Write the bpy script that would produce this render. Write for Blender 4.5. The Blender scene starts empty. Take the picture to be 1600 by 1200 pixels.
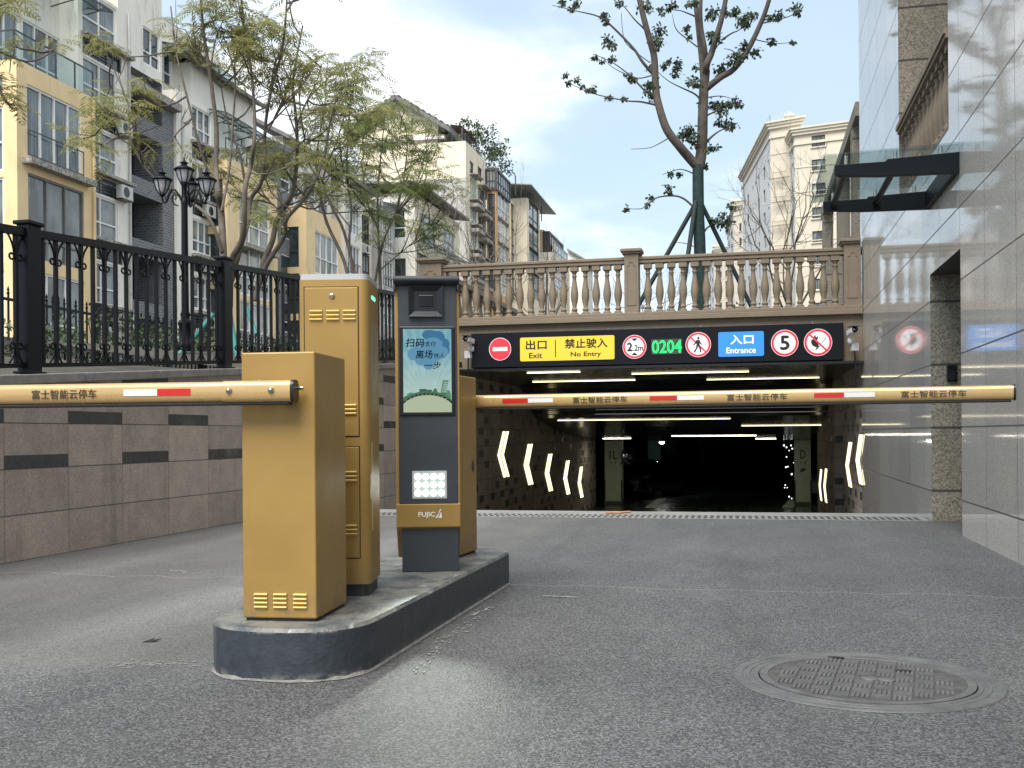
import bpy, bmesh, math, random
import numpy as np
from mathutils import Vector, Matrix
random.seed(7); RNG = np.random.default_rng(11)
sc = bpy.context.scene
COL = sc.collection
R = math.radians

# ------------------------------------------------------------------ camera, sky, sun, exposure
FPX = 1650.0; VPX = 1172.0; ROLL = R(.45); CAMH = .92        # focal length in photo pixels (photo is 1600 wide)
PSI = math.atan((VPX - 800) / FPX); HY = 676 + ROLL * (VPX - 800)
CC, SS = math.cos(PSI), math.sin(PSI)
cam_d = bpy.data.cameras.new("camera"); cam = bpy.data.objects.new("camera", cam_d); COL.objects.link(cam)
cam_d.sensor_width = 36; cam_d.lens = 36 * FPX / 1600; cam_d.clip_end = 3000; cam_d.clip_start = .05
cam_d.shift_y = (HY - 600) / 1600
r0 = Vector((CC, SS, 0)); u0 = Vector((0, 0, 1)); f0 = Vector((-SS, CC, 0))
rr = r0 * math.cos(ROLL) - u0 * math.sin(ROLL); uu = u0 * math.cos(ROLL) + r0 * math.sin(ROLL)
cam.matrix_world = Matrix(((rr.x, uu.x, -f0.x, 0), (rr.y, uu.y, -f0.y, 0), (rr.z, uu.z, -f0.z, CAMH), (0, 0, 0, 1)))
sc.camera = cam
sc.view_settings.view_transform = 'Standard'; sc.view_settings.look = 'None'
sc.view_settings.gamma = 1; sc.view_settings.exposure = 1.85
sc.cycles.max_bounces = 8; sc.cycles.transparent_max_bounces = 16
sc.cycles.sample_clamp_indirect = 6

SUN_EL, SUN_AZ = 55, 190          # azimuth clockwise from +Y: the sun stands behind the camera
sun_d = bpy.data.lights.new("sun", 'SUN'); sun = bpy.data.objects.new("sun", sun_d); COL.objects.link(sun)
sun_d.energy = 1.5; sun_d.angle = R(40); sun_d.color = (1, .95, .88)
sdir = Vector((math.sin(R(SUN_AZ)) * math.cos(R(SUN_EL)), math.cos(R(SUN_AZ)) * math.cos(R(SUN_EL)), math.sin(R(SUN_EL))))
sun.rotation_euler = sdir.to_track_quat('Z', 'Y').to_euler(); sun.location = sdir * 60

class G:                                              # tiny node-graph helper
    def __init__(s, tree): s.t = tree
    def n(s, typ, ins=None, **attrs):
        nd = s.t.nodes.new(typ)
        for k, v in attrs.items(): setattr(nd, k, v)
        for k, v in (ins or {}).items(): s.set(nd.inputs[k], v)
        return nd
    def set(s, sock, v):
        if isinstance(v, bpy.types.NodeSocket): s.t.links.new(v, sock)
        elif isinstance(v, (tuple, list)) and len(v) == 3 and sock.type == 'RGBA': sock.default_value = (*v, 1)
        else: sock.default_value = v
    def m(s, op, a, b=0.0, c=0.0, clamp=False):
        nd = s.n('ShaderNodeMath', {0: a, 1: b, 2: c}, operation=op); nd.use_clamp = clamp
        return nd.outputs[0]
    def mix(s, f, a, b, blend='MIX'):
        nd = s.n('ShaderNodeMix', data_type='RGBA', blend_type=blend)
        s.set(nd.inputs[0], f); s.set(nd.inputs[6], a); s.set(nd.inputs[7], b)
        return nd.outputs[2]
    def noise(s, vec, scale, detail=3, rough=.55, dist=0):
        return s.n('ShaderNodeTexNoise', {'Vector': vec, 'Scale': scale, 'Detail': detail, 'Roughness': rough, 'Distortion': dist}).outputs[0]
    def ramp(s, v, lo, hi, a=0., b=1.):
        return s.n('ShaderNodeMapRange', {0: v, 1: lo, 2: hi, 3: a, 4: b}).outputs[0]
    def smooth(s, v, lo, hi, a=0., b=1.):
        return s.n('ShaderNodeMapRange', {0: v, 1: lo, 2: hi, 3: a, 4: b}, interpolation_type='SMOOTHSTEP').outputs[0]
    def pos(s): return s.n('ShaderNodeNewGeometry').outputs['Position']
    def obj(s): return s.n('ShaderNodeTexCoord').outputs['Object']
    def xyz(s, v): return s.n('ShaderNodeSeparateXYZ', {0: v}).outputs
    def vec(s, x, y, z=0.): return s.n('ShaderNodeCombineXYZ', {0: x, 1: y, 2: z}).outputs[0]
    def sc(s, v, k): return s.n('ShaderNodeVectorMath', {0: v, 1: k}, operation='MULTIPLY').outputs[0]

world = bpy.data.worlds.new("World"); sc.world = world; world.use_nodes = True
g = G(world.node_tree); bg = world.node_tree.nodes['Background']
sky = g.n('ShaderNodeTexSky', sky_type='NISHITA', sun_disc=False, sun_elevation=R(SUN_EL), sun_rotation=R(SUN_AZ))
sky.air_density = 1.0; sky.dust_density = 1.2; sky.ozone_density = 1.5
dirv = g.n('ShaderNodeTexCoord').outputs['Generated']
dx, dy, dz = g.xyz(dirv)
pl = g.m('ADD', g.m('MAXIMUM', dz, 0), .22)
cv = g.vec(g.m('DIVIDE', dx, pl), g.m('DIVIDE', dy, pl), 0.37)
n1 = g.noise(cv, 1.5, 7, .52, .35)
cover = g.smooth(n1, .43, .70, .08, 1.0)
lowc = g.smooth(dz, .03, .22, .6, 0)
cover = g.m('MAXIMUM', cover, lowc)
n2 = g.noise(cv, 2.7, 5, .5)
ccol = g.mix(g.smooth(n2, .3, .7), (5.6, 5.9, 6.2), (7.6, 7.7, 7.8))
skyc = g.mix(.7, sky.outputs[0], (3.3, 4.25, 5.0))
g.set(bg.inputs[0], g.mix(cover, skyc, ccol)); bg.inputs[1].default_value = .058

# ------------------------------------------------------------------ pixel -> place helpers (photo pixels -> metres)
def ray(x, y):
    a = (x - 800) / FPX; b = (HY - y) / FPX; cr, sr = math.cos(ROLL), math.sin(ROLL)
    r = a * cr + b * sr; u = -a * sr + b * cr
    return (r * CC - SS, r * SS + CC, u)
def onX(x, y, X): d = ray(x, y); t = X / d[0]; return Vector((X, d[1] * t, CAMH + d[2] * t))
def onY(x, y, Y): d = ray(x, y); t = Y / d[1]; return Vector((d[0] * t, Y, CAMH + d[2] * t))
def onZ(x, y, Z): d = ray(x, y); t = (Z - CAMH) / d[2]; return Vector((d[0] * t, d[1] * t, Z))
def atD(x, y, D): d = ray(x, y); return Vector((d[0] * D, d[1] * D, CAMH + d[2] * D))
def onPl(x, y, p, nrm):
    d = Vector(ray(x, y)); o = Vector((0, 0, CAMH)); t = (Vector(p) - o).dot(nrm) / d.dot(nrm); return o + d * t

# ------------------------------------------------------------------ objects
WM = {}                                               # world matrices of things / parts
def tag(o, label=None, cat=None, group=None, kind=None):
    if label: o['label'] = label
    if cat: o['category'] = cat
    if group: o['group'] = group
    if kind: o['kind'] = kind
    return o
def thing(name, label, cat, loc=(0, 0, 0), rz=0, group=None):
    o = bpy.data.objects.new(name, None); COL.objects.link(o); o.empty_display_size = .1
    o.location = loc; o.rotation_euler = (0, 0, rz)
    WM[o] = Matrix.Translation(Vector(loc)) @ Matrix.Rotation(rz, 4, 'Z')
    return tag(o, label, cat, group)
def copy_tree(o, parent=None):
    c = o.copy(); COL.objects.link(c)
    if parent is not None: c.parent = parent
    for ch in list(o.children): copy_tree(ch, c)
    return c

class MB:
    def __init__(s): s.v = []; s.f = []; s.mi = []; s.sm = []
    def add(s, vs, fs, mi=0, smooth=False):
        b = len(s.v); s.v.extend(tuple(v) for v in vs)
        for f in fs: s.f.append(tuple(i + b for i in f)); s.mi.append(mi); s.sm.append(smooth)
        return s
    def box(s, a, b, mi=0):
        x0, y0, z0 = a; x1, y1, z1 = b
        s.add([(x0,y0,z0),(x1,y0,z0),(x1,y1,z0),(x0,y1,z0),(x0,y0,z1),(x1,y0,z1),(x1,y1,z1),(x0,y1,z1)],
              [(0,3,2,1),(4,5,6,7),(0,1,5,4),(1,2,6,5),(2,3,7,6),(3,0,4,7)], mi); return s
    def obox(s, O, U, V, W, mi=0):                    # corner + three edge vectors (right-handed)
        O, U, V, W = map(Vector, (O, U, V, W))
        if U.cross(V).dot(W) < 0: U, V = V, U
        p = [O, O+U, O+U+V, O+V, O+W, O+U+W, O+U+V+W, O+V+W]
        s.add(p, [(0,3,2,1),(4,5,6,7),(0,1,5,4),(1,2,6,5),(2,3,7,6),(3,0,4,7)], mi); return s
    def prism(s, pts, z0, z1, mi=0, smooth=False, mi_top=None):          # 2-d outline (ccw) in xy extruded in z
        n = len(pts)
        s.add([(x, y, z0) for x, y in pts] + [(x, y, z1) for x, y in pts],
              [(i, (i+1) % n, n+(i+1) % n, n+i) for i in range(n)], mi, smooth)
        s.add([(x, y, z1) for x, y in pts], [tuple(range(n))], mi if mi_top is None else mi_top)
        s.add([(x, y, z0) for x, y in pts], [tuple(range(n-1, -1, -1))], mi); return s
    def slab(s, pts, O, U, V, d0, d1, mi=0):          # 2-d outline in frame O,U,V extruded along U x V from d0 to d1
        O, U, V = Vector(O), Vector(U), Vector(V); N = U.cross(V); n = len(pts)
        if sum(pts[i][0]*pts[(i+1) % n][1]-pts[(i+1) % n][0]*pts[i][1] for i in range(n)) < 0: pts = pts[::-1]
        P0 = [O+U*x+V*y+N*d0 for x, y in pts]; P1 = [O+U*x+V*y+N*d1 for x, y in pts]
        s.add(P0+P1, [(i, (i+1) % n, n+(i+1) % n, n+i) for i in range(n)] + [tuple(range(n, 2*n)), tuple(range(n-1, -1, -1))], mi); return s
    def tube(s, pts, rad, seg=6, mi=0, cap=True, smooth=True):
        pts = [Vector(p) for p in pts]; n = len(pts)
        if not hasattr(rad, '__len__'): rad = [rad]*n
        T = [(pts[min(i+1, n-1)]-pts[max(i-1, 0)]).normalized() for i in range(n)]
        ref = Vector((0, 0, 1)) if abs(T[0].z) < .9 else Vector((1, 0, 0))
        A = T[0].cross(ref).normalized(); vs = []
        for i in range(n):
            A = (A - T[i]*A.dot(T[i])).normalized(); B = T[i].cross(A)
            for k in range(seg):
                a = 2*math.pi*k/seg; vs.append(pts[i]+(A*math.cos(a)+B*math.sin(a))*rad[i])
        fs = [(i*seg+k, i*seg+(k+1) % seg, (i+1)*seg+(k+1) % seg, (i+1)*seg+k) for i in range(n-1) for k in range(seg)]
        s.add(vs, fs, mi, smooth)
        if cap: s.add(vs[:seg], [tuple(range(seg-1, -1, -1))], mi); s.add(vs[-seg:], [tuple(range(seg))], mi)
        return s
    def lathe(s, prof, c=(0, 0, 0), seg=16, mi=0, smooth=True, axis='z'):
        vs = []
        for r, z in prof:
            for k in range(seg):
                a = 2*math.pi*k/seg; x, y = r*math.cos(a), r*math.sin(a)
                vs.append((c[0]+x, c[1]+y, c[2]+z) if axis == 'z' else ((c[0]+x, c[1]-z, c[2]+y)))
        n = len(prof)
        fs = [(i*seg+k, i*seg+(k+1) % seg, (i+1)*seg+(k+1) % seg, (i+1)*seg+k) for i in range(n-1) for k in range(seg)]
        fs += [tuple(range(seg-1, -1, -1)), tuple(range((n-1)*seg, n*seg))]
        s.add(vs, fs, mi, smooth); return s
    def bar(s, p, q, w, mi=0, h=None):                # square bar between two points
        p, q = Vector(p), Vector(q); d = (q-p); t = d.normalized(); h = h or w
        a = t.cross(Vector((0, 0, 1)) if abs(t.z) < .95 else Vector((0, 1, 0))).normalized(); b = a.cross(t).normalized()
        s.obox(p-a*w/2-b*h/2, a*w, b*h, d, mi); return s
    def build(s, name, mats, parent=None, world=False, bevel=0, segs=2, loc=None, kind=None, label=None, smooth_angle=None):
        me = bpy.data.meshes.new(name)
        vs = s.v
        L = Matrix.Identity(4)
        if loc is not None: L = Matrix.Translation(Vector(loc))
        if world and parent is not None:
            inv = (WM[parent] @ L).inverted(); vs = [tuple(inv @ Vector(v)) for v in vs]
        elif world and loc is not None: vs = [(v[0]-loc[0], v[1]-loc[1], v[2]-loc[2]) for v in vs]
        me.from_pydata(vs, [], s.f)
        if not isinstance(mats, (list, tuple)): mats = [mats]
        for m in mats: me.materials.append(m)
        me.polygons.foreach_set('material_index', s.mi); me.polygons.foreach_set('use_smooth', s.sm)
        me.update()
        o = bpy.data.objects.new(name, me); COL.objects.link(o)
        if loc is not None: o.location = loc
        if parent is not None:
            o.parent = parent; WM[o] = WM[parent] @ L
        else: WM[o] = L
        if bevel:
            md = o.modifiers.new('bevel', 'BEVEL'); md.width = bevel; md.segments = segs; md.limit_method = 'ANGLE'; md.angle_limit = R(40)
        if kind: o['kind'] = kind
        if label: o['label'] = label
        return o

# text -> mesh data, made once per string with Blender's own built-in fonts
TX = {}
def textdata(body):
    if body not in TX:
        cu = bpy.data.curves.new('t', 'FONT'); cu.body = body; cu.size = 1; cu.resolution_u = 3
        o = bpy.data.objects.new('t', cu); COL.objects.link(o)
        dg = bpy.context.evaluated_depsgraph_get(); me = bpy.data.meshes.new_from_object(o.evaluated_get(dg))
        vs = [(v.co.x, v.co.y) for v in me.vertices]; fs = [tuple(p.vertices) for p in me.polygons]
        bpy.data.objects.remove(o); bpy.data.meshes.remove(me); bpy.data.curves.remove(cu)
        TX[body] = (vs, fs)
    return TX[body]
for _b in ['富士智能云停车', '出口', 'Exit', '禁止驶入', 'No Entry', '2', '.2m', '0204', '入口', 'Entrance', '5', 'FUJIC', '扫码', '支付', '离场', '快人', '一步', '1L', 'D', '水 韵']:
    textdata(_b)
def put_text(mb, body, O, U, V, x0, x1, y0, y1, off, mi=0, bold=0, shear=0):
    vs, fs = textdata(body)
    if not vs: return
    xs = [v[0] for v in vs]; ys = [v[1] for v in vs]; ax, bx, ay, by = min(xs), max(xs), min(ys), max(ys)
    O, U, V = Vector(O), Vector(U), Vector(V); N = U.cross(V).normalized()
    def go(sx, sy):
        P = []
        for x, y in vs:
            px = x0+(x-ax)/(bx-ax)*(x1-x0)+sx; py = y0+(y-ay)/(by-ay)*(y1-y0)+sy
            P.append(O+U*(px+shear*(py-y0))+V*py+N*off)
        mb.add(P, fs, mi)
    go(0, 0)
    if bold:
        for i, (sx, sy) in enumerate(((bold, 0), (-bold, 0), (0, bold), (0, -bold))):
            off += .00015; go(sx, sy)

# ------------------------------------------------------------------ materials
def base_mat(name):
    m = bpy.data.materials.new(name); m.use_nodes = True
    return m, G(m.node_tree), m.node_tree.nodes['Principled BSDF']
def M(name, col, rough=.6, metal=0., var=0., vs=6., bump=0., bs=60., spec=.5, coat=0., dirt=0., dcol=(.12, .1, .08), streak=False, emit=0., ecol=None):
    m, g, b = base_mat(name)
    g.set(b.inputs['Base Color'], col); b.inputs['Roughness'].default_value = rough; b.inputs['Metallic'].default_value = metal
    b.inputs['Specular IOR Level'].default_value = spec; b.inputs['Coat Weight'].default_value = coat
    p = g.pos() if (var or bump or dirt) else None
    c = col
    if var:
        c = g.mix(g.ramp(g.noise(p, vs, 5), .3, .7), tuple(x*(1-var) for x in col), tuple(min(1, x*(1+var)) for x in col))
        g.set(b.inputs['Roughness'], g.ramp(g.noise(p, vs*2.3, 4), .3, .7, max(.02, rough-.08), min(1, rough+.08)))
    if dirt:
        q = g.sc(p, (1.3, 1.3, .25)) if streak else p
        c = g.mix(g.smooth(g.noise(q, 2.2, 6, .65), .50, .74, 0, dirt), c, dcol)
    if var or dirt: g.set(b.inputs['Base Color'], c)
    if bump:
        bn = g.n('ShaderNodeBump', {'Height': g.noise(p, bs, 3), 'Strength': bump, 'Distance': .01}); g.set(b.inputs['Normal'], bn.outputs[0])
    if emit:
        g.set(b.inputs['Emission Color'], ecol or col); b.inputs['Emission Strength'].default_value = emit
    return m

def goldpaint():
    m, g, b = base_mat('gold_paint'); p = g.pos(); z = g.xyz(p)[2]
    c = g.mix(g.ramp(g.noise(p, 2.5, 5), .3, .7), (.31, .192, .050), (.375, .238, .068))
    st = g.smooth(g.noise(g.sc(p, (14, 14, .7)), 1.6, 5, .65), .56, .80, 0, .35); c = g.mix(st, c, (.25, .165, .06))
    scr = g.smooth(g.noise(g.sc(p, (3, 3, 40)), 3.2, 3, .6), .70, .74, 0, .30); c = g.mix(scr, c, (.46, .34, .16))
    foot = g.m('MULTIPLY', g.smooth(z, .36, .20), g.smooth(g.noise(p, 16, 5, .7), .40, .62)); c = g.mix(g.m('MULTIPLY', foot, .55), c, (.17, .14, .10))
    chip = g.smooth(g.noise(p, 60, 2), .76, .79); c = g.mix(g.m('MULTIPLY', chip, .6), c, (.10, .07, .04))
    g.set(b.inputs['Base Color'], c); b.inputs['Metallic'].default_value = .12; g.set(b.inputs['Roughness'], g.ramp(g.noise(p, 7, 5, .6), .3, .7, .36, .52))
    bn = g.n('ShaderNodeBump', {'Height': g.m('ADD', g.noise(p, 2.2, 2), g.m('MULTIPLY', g.noise(p, 420, 2), .02)), 'Strength': .25, 'Distance': .006}); g.set(b.inputs['Normal'], bn.outputs[0]); return m
def base_mat(name):
    m = bpy.data.materials.new(name); m.use_nodes = True
    return m, G(m.node_tree), m.node_tree.nodes['Principled BSDF']
GOLD = goldpaint()
GOLD2 = M('gold_louvre', (.62, .45, .14), .35, .1)
ARMG = M('champagne_paint', (.56, .375, .165), .30, .35, .03, 4, coat=.2)
CHAR = M('charcoal_paint', (.034, .042, .052), .42, 0, .10, 5, .05, 200)
CHAR2 = M('charcoal_plinth', (.025, .030, .036), .5, 0, .1, 5)
BLACKP = M('black_plastic', (.008, .009, .012), .3)
RUBBER = M('black_rubber', (.012, .012, .013), .6)
STEEL = M('steel', (.55, .54, .52), .25, 1.)
IRON = M('black_iron', (.004, .005, .008), .42, 0, .1, 20, spec=.25)
RED = M('red_reflective', (.55, .015, .015), .35)
WHITE = M('white_reflective', (.72, .72, .72), .35)
INK = M('dark_lettering', (.035, .025, .015), .5)
LGREY = M('light_grey_cap', (.45, .46, .48), .4)

def emis(name, col, st):
    m, g, b = base_mat(name); g.set(b.inputs['Base Color'], (0, 0, 0)); b.inputs['Specular IOR Level'].default_value = 0
    g.set(b.inputs['Emission Color'], col); b.inputs['Emission Strength'].default_value = st; return m

def asphalt():
    m, g, b = base_mat('asphalt'); p = g.pos(); x, y, z = g.xyz(p)
    vor = g.n('ShaderNodeTexVoronoi', {'Vector': p, 'Scale': 150.0}); cell = g.xyz(vor.outputs['Color'])[0]
    vor2 = g.n('ShaderNodeTexVoronoi', {'Vector': p, 'Scale': 150.0}); cell2 = g.xyz(vor2.outputs['Color'])[1]
    # coarse open-graded surface near the camera, finer worn surface further in
    edge = g.m('ADD', y, g.m('MULTIPLY', g.m('SUBTRACT', g.noise(p, 1.3, 4), .5), 1.1))
    edge = g.m('ADD', edge, g.m('MULTIPLY', x, -.15))
    fine = g.smooth(edge, 3.75, 4.6)
    fine = g.m('MULTIPLY', fine, g.smooth(x, -1.7, -2.1))
    speck = g.m('ADD', .45, g.m('MULTIPLY', g.m('POWER', cell, 1.7), 1.6)); speckf = g.ramp(cell2, 0, 1, .6, 1.42)
    col = g.mix(fine, g.vec(speck, speck, speck), g.vec(speckf, speckf, speckf))
    big = g.ramp(g.noise(p, .55, 5, .6), .3, .7, .88, 1.14)
    mid = g.ramp(g.noise(g.sc(p, (1, .35, 1)), 3.2, 5, .6), .3, .7, .88, 1.12)
    tone = g.m('MULTIPLY', big, mid)
    # dusty wheel tracks running with the lane
    wob = g.m('MULTIPLY', g.m('SUBTRACT', g.noise(g.sc(p, (1, .3, 1)), 1.1, 3), .5), .55)
    for cx, wd, amt in ((-3.0, .55, .55), (-4.55, .40, .22), (-.45, .5, .10), (1.0, .45, .12)):
        d = g.m('ABSOLUTE', g.m('ADD', g.m('SUBTRACT', x, cx), wob))
        tone = g.m('MULTIPLY', tone, g.m('ADD', 1.0, g.smooth(d, wd, 0, 0, amt)))
    base = g.mix(fine, (.087, .0875, .0895), (.106, .105, .103))
    c = g.mix(1.0, g.mix(1.0, base, col, 'MULTIPLY'), g.vec(tone, tone, tone), 'MULTIPLY')
    tr = g.m('MULTIPLY', g.smooth(g.m('ABSOLUTE', g.m('ADD', g.m('SUBTRACT', x, .35), g.m('ADD', g.m('MULTIPLY', y, .07), g.m('MULTIPLY', wob, .5)))), .16, .03, 0, .20), g.smooth(g.noise(g.sc(p, (4, .5, 1)), 2, 3), .35, .6))
    tr2 = g.m('MULTIPLY', g.smooth(g.m('ABSOLUTE', g.m('ADD', g.m('SUBTRACT', x, -1.05), g.m('ADD', g.m('MULTIPLY', y, .05), g.m('MULTIPLY', wob, .5)))), .14, .03, 0, .18), g.smooth(g.noise(g.sc(p, (4, .5, 1)), 2.4, 3), .4, .6))
    c = g.mix(g.m('MAXIMUM', tr, tr2), c, (.028, .028, .03))
    # a squarish darker patch and crazing round the manhole
    fall = g.m('MULTIPLY', g.smooth(g.noise(g.sc(p, (1.2, .7, 1)), 1.1, 5, .7), .46, .66), .22); c = g.mix(fall, c, (.15, .148, .143))
    # scattered pale chips and dark oil spots
    chip = g.smooth(g.noise(p, 34, 2), .755, .80)
    c = g.mix(g.m('MULTIPLY', chip, .75), c, (.45, .44, .42))
    oil = g.smooth(g.noise(p, 1.7, 4, .65), .62, .76, 0, .35)
    c = g.mix(oil, c, (.035, .035, .037))
    # long thin sealed cracks across the lane
    cr = g.m('ABSOLUTE', g.m('SUBTRACT', g.m('ADD', y, g.m('MULTIPLY', g.noise(g.vec(x, 3.1, 0), 1.6, 4), .5)), 6.55))
    c = g.mix(g.smooth(cr, .016, .004, 0, .45), c, (.27, .27, .26))
    g.set(b.inputs['Base Color'], c); b.inputs['Specular IOR Level'].default_value = .45
    g.set(b.inputs['Roughness'], g.mix(fine, (.62, .62, .62), (.72, .72, .72)))
    h = g.m('ADD', g.m('MULTIPLY', vor.outputs['Distance'], -1.0), g.m('MULTIPLY', g.noise(p, 160, 2), .4))
    bn = g.n('ShaderNodeBump', {'Height': h, 'Strength': g.ramp(fine, 0, 1, .55, .25), 'Distance': .006}); g.set(b.inputs['Normal'], bn.outputs[0])
    return m
ASPH = asphalt()
CONC = M('concrete', (.24, .24, .235), .8, 0, .15, 3, .2, 90, dirt=.4)
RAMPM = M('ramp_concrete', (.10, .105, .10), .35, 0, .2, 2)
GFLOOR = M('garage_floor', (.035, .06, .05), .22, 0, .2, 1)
EARTH = M('planted_earth', (.055, .05, .038), .95, 0, .4, 3, .5, 30)

def tilewall(name, dark, tunnel=False):
    m, g, b = base_mat(name); p = g.pos(); x, y, z = g.xyz(p)
    W, Hh = (.75, .345)
    row = g.m('FLOOR', g.m('DIVIDE', z, Hh)); colm = g.m('DIVIDE', y, W); cell = g.m('FLOOR', colm)
    fy = g.m('FRACT', colm); fz = g.m('FRACT', g.m('DIVIDE', z, Hh))
    rnd = g.n('ShaderNodeTexWhiteNoise', {'Vector': g.vec(cell, row, 3)}, noise_dimensions='3D').outputs[0]
    jy = g.m('LESS_THAN', g.m('MINIMUM', fy, g.m('SUBTRACT', 1, fy)), .006)
    jz = g.m('LESS_THAN', g.m('MINIMUM', fz, g.m('SUBTRACT', 1, fz)), .014)
    j = g.m('MAXIMUM', g.m('MULTIPLY', jy, .6), jz)
    gr = g.ramp(g.noise(p, 130, 3, .7), .3, .7, .62, 1.4); bl = g.ramp(g.noise(p, 5, 5, .65), .3, .7, .86, 1.16)
    tint = g.ramp(rnd, 0, 1, .88, 1.14)
    k = g.m('MULTIPLY', g.m('MULTIPLY', gr, bl), tint)
    c = g.mix(1, (.41, .348, .300), g.vec(k, k, k), 'MULTIPLY')
    if not tunnel:   # dark strips set in a checker over the two upper courses
        par = g.m('MODULO', g.m('ADD', g.m('ADD', cell, row), 100), 2)
        up = g.m('GREATER_THAN', row, 1.5)
        dk = g.m('MULTIPLY', g.m('MULTIPLY', g.m('GREATER_THAN', par, .5), up), g.m('LESS_THAN', fz, .30))
    else:            # small dark bricks scattered over the wall
        sy, sz = .46, .23
        c2 = g.m('FLOOR', g.m('DIVIDE', y, sy)); r2 = g.m('FLOOR', g.m('DIVIDE', z, sz))
        rn = g.n('ShaderNodeTexWhiteNoise', {'Vector': g.vec(c2, r2, 9)}, noise_dimensions='3D').outputs[0]
        par = g.m('MODULO', g.m('ADD', g.m('ADD', c2, r2), 100), 2)
        dk = g.m('MULTIPLY', g.m('GREATER_THAN', rn, .45), g.m('GREATER_THAN', par, .5))
        dk = g.m('MULTIPLY', dk, g.m('MULTIPLY', g.m('LESS_THAN', g.m('FRACT', g.m('DIVIDE', z, sz)), .62), g.m('LESS_THAN', g.m('FRACT', g.m('DIVIDE', y, sy)), .78)))
    dkc = g.mix(g.ramp(g.noise(p, 20, 4), .35, .7), (.045, .047, .050), (.072, .074, .076))
    c = g.mix(dk, c, dkc)
    c = g.mix(g.smooth(g.noise(p, 2.0, 6, .7), .52, .8, 0, .4), c, (.42, .38, .34)); c = g.mix(g.smooth(g.noise(g.sc(p, (1, 3.2, .22)), 1.6, 5, .65), .54, .75, 0, .38), c, (.14, .12, .10))
    c = g.mix(g.m('MULTIPLY', j, .75), c, (.045, .04, .036))
    g.set(b.inputs['Base Color'], c); g.set(b.inputs['Roughness'], g.m('SUBTRACT', .8, g.m('MULTIPLY', dk, .35)))
    h = g.m('SUBTRACT', g.m('MULTIPLY', g.noise(p, 130, 3), g.m('SUBTRACT', 1, dk)), j)
    bn = g.n('ShaderNodeBump', {'Height': h, 'Strength': .5, 'Distance': .006}); g.set(b.inputs['Normal'], bn.outputs[0])
    return m
TILE = tilewall('brown_granite_tile', True); TILET = tilewall('tunnel_granite_tile', True, True)
CAPST = M('wall_cap_stone', (.26, .25, .235), .8, 0, .2, 8, .4, 100, dirt=.35)

def granite(name, polished=True):
    m, g, b = base_mat(name); p = g.pos(); x, y, z = g.xyz(p)
    W, Hh, oz = 1.0, .645, .31
    a = g.m('ADD', x, y) if not polished else y
    fy = g.m('FRACT', g.m('DIVIDE', g.m('ADD', a, .08), W)); fz = g.m('FRACT', g.m('DIVIDE', g.m('ADD', z, -oz), Hh))
    cell = g.vec(g.m('FLOOR', g.m('DIVIDE', g.m('ADD', a, .08), W)), g.m('FLOOR', g.m('DIVIDE', g.m('ADD', z, -oz), Hh)), 1)
    rnd = g.n('ShaderNodeTexWhiteNoise', {'Vector': cell}, noise_dimensions='3D').outputs[0]
    jw = .010 if polished else .02
    jy = g.m('LESS_THAN', g.m('MINIMUM', fy, g.m('SUBTRACT', 1, fy)), jw*.45); jz = g.m('LESS_THAN', g.m('MINIMUM', fz, g.m('SUBTRACT', 1, fz)), jw)
    j = g.m('MAXIMUM', jy if polished else 0.0, jz)
    sp = g.noise(p, 70 if polished else 55, 4, .75); cl = g.noise(p, 7, 6, .7)
    if polished:
        c = g.mix(g.ramp(sp, .36, .62), (.37, .35, .32), (.63, .60, .55))
        c = g.mix(g.smooth(cl, .40, .66, 0, .45), c, (.50, .475, .44))
        c = g.mix(g.smooth(g.noise(g.sc(p, (1, 1, .2)), 4, 5, .7), .55, .75, 0, .3), c, (.33, .325, .31))
    else:
        c = g.mix(g.ramp(sp, .38, .60), (.10, .088, .07), (.34, .305, .25))
        c = g.mix(g.smooth(cl, .5, .72, 0, .45), c, (.20, .17, .125))
        pit = g.smooth(g.noise(g.sc(p, (1, 1, 2.4)), 26, 3, .6), .60, .68)
        c = g.mix(g.m('MULTIPLY', pit, .75), c, (.045, .038, .03))
    t = g.ramp(rnd, 0, 1, .92, 1.08); c = g.mix(1, c, g.vec(t, t, t), 'MULTIPLY')
    c = g.mix(g.m('MULTIPLY', j, .85), c, (.035, .033, .03))
    g.set(b.inputs['Base Color'], c)
    if polished:
        g.set(b.inputs['Roughness'], g.m('ADD', g.ramp(g.noise(p, 9, 5, .6), .3, .7, .03, .08), g.m('MULTIPLY', j, .5)))
        b.inputs['Specular IOR Level'].default_value = .40
        jit = g.n('ShaderNodeTexWhiteNoise', {'Vector': cell}, noise_dimensions='3D').outputs['Color']   # each slab sits a hair out of true
        wob = g.m('MULTIPLY', g.noise(p, 1.2, 2), 1.0)
        h = g.m('SUBTRACT', g.m('MULTIPLY', g.m('MULTIPLY', g.m('SUBTRACT', g.xyz(jit)[1], .5), fy), .004), g.m('MULTIPLY', j, .004))
        bn = g.n('ShaderNodeBump', {'Height': h, 'Strength': 1, 'Distance': 1.0}); g.set(b.inputs['Normal'], bn.outputs[0])
    else:
        b.inputs['Roughness'].default_value = .8
        bn = g.n('ShaderNodeBump', {'Height': g.m('SUBTRACT', sp, g.m('MULTIPLY', j, 2.)), 'Strength': .7, 'Distance': .01}); g.set(b.inputs['Normal'], bn.outputs[0])
    return m
GRAN = granite('polished_granite'); ROUGHS = granite('rough_granite', False)
TAUPE = M('taupe_stone_paint', (.20, .158, .112), .7, 0, .08, 6, .25, 160, dirt=.25, dcol=(.12, .10, .08), streak=True)
BLACKC = M('black_ceiling', (.006, .007, .011), .16)
BOARD = M('sign_board_black', (.005, .006, .010), .4, spec=.22)
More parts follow.
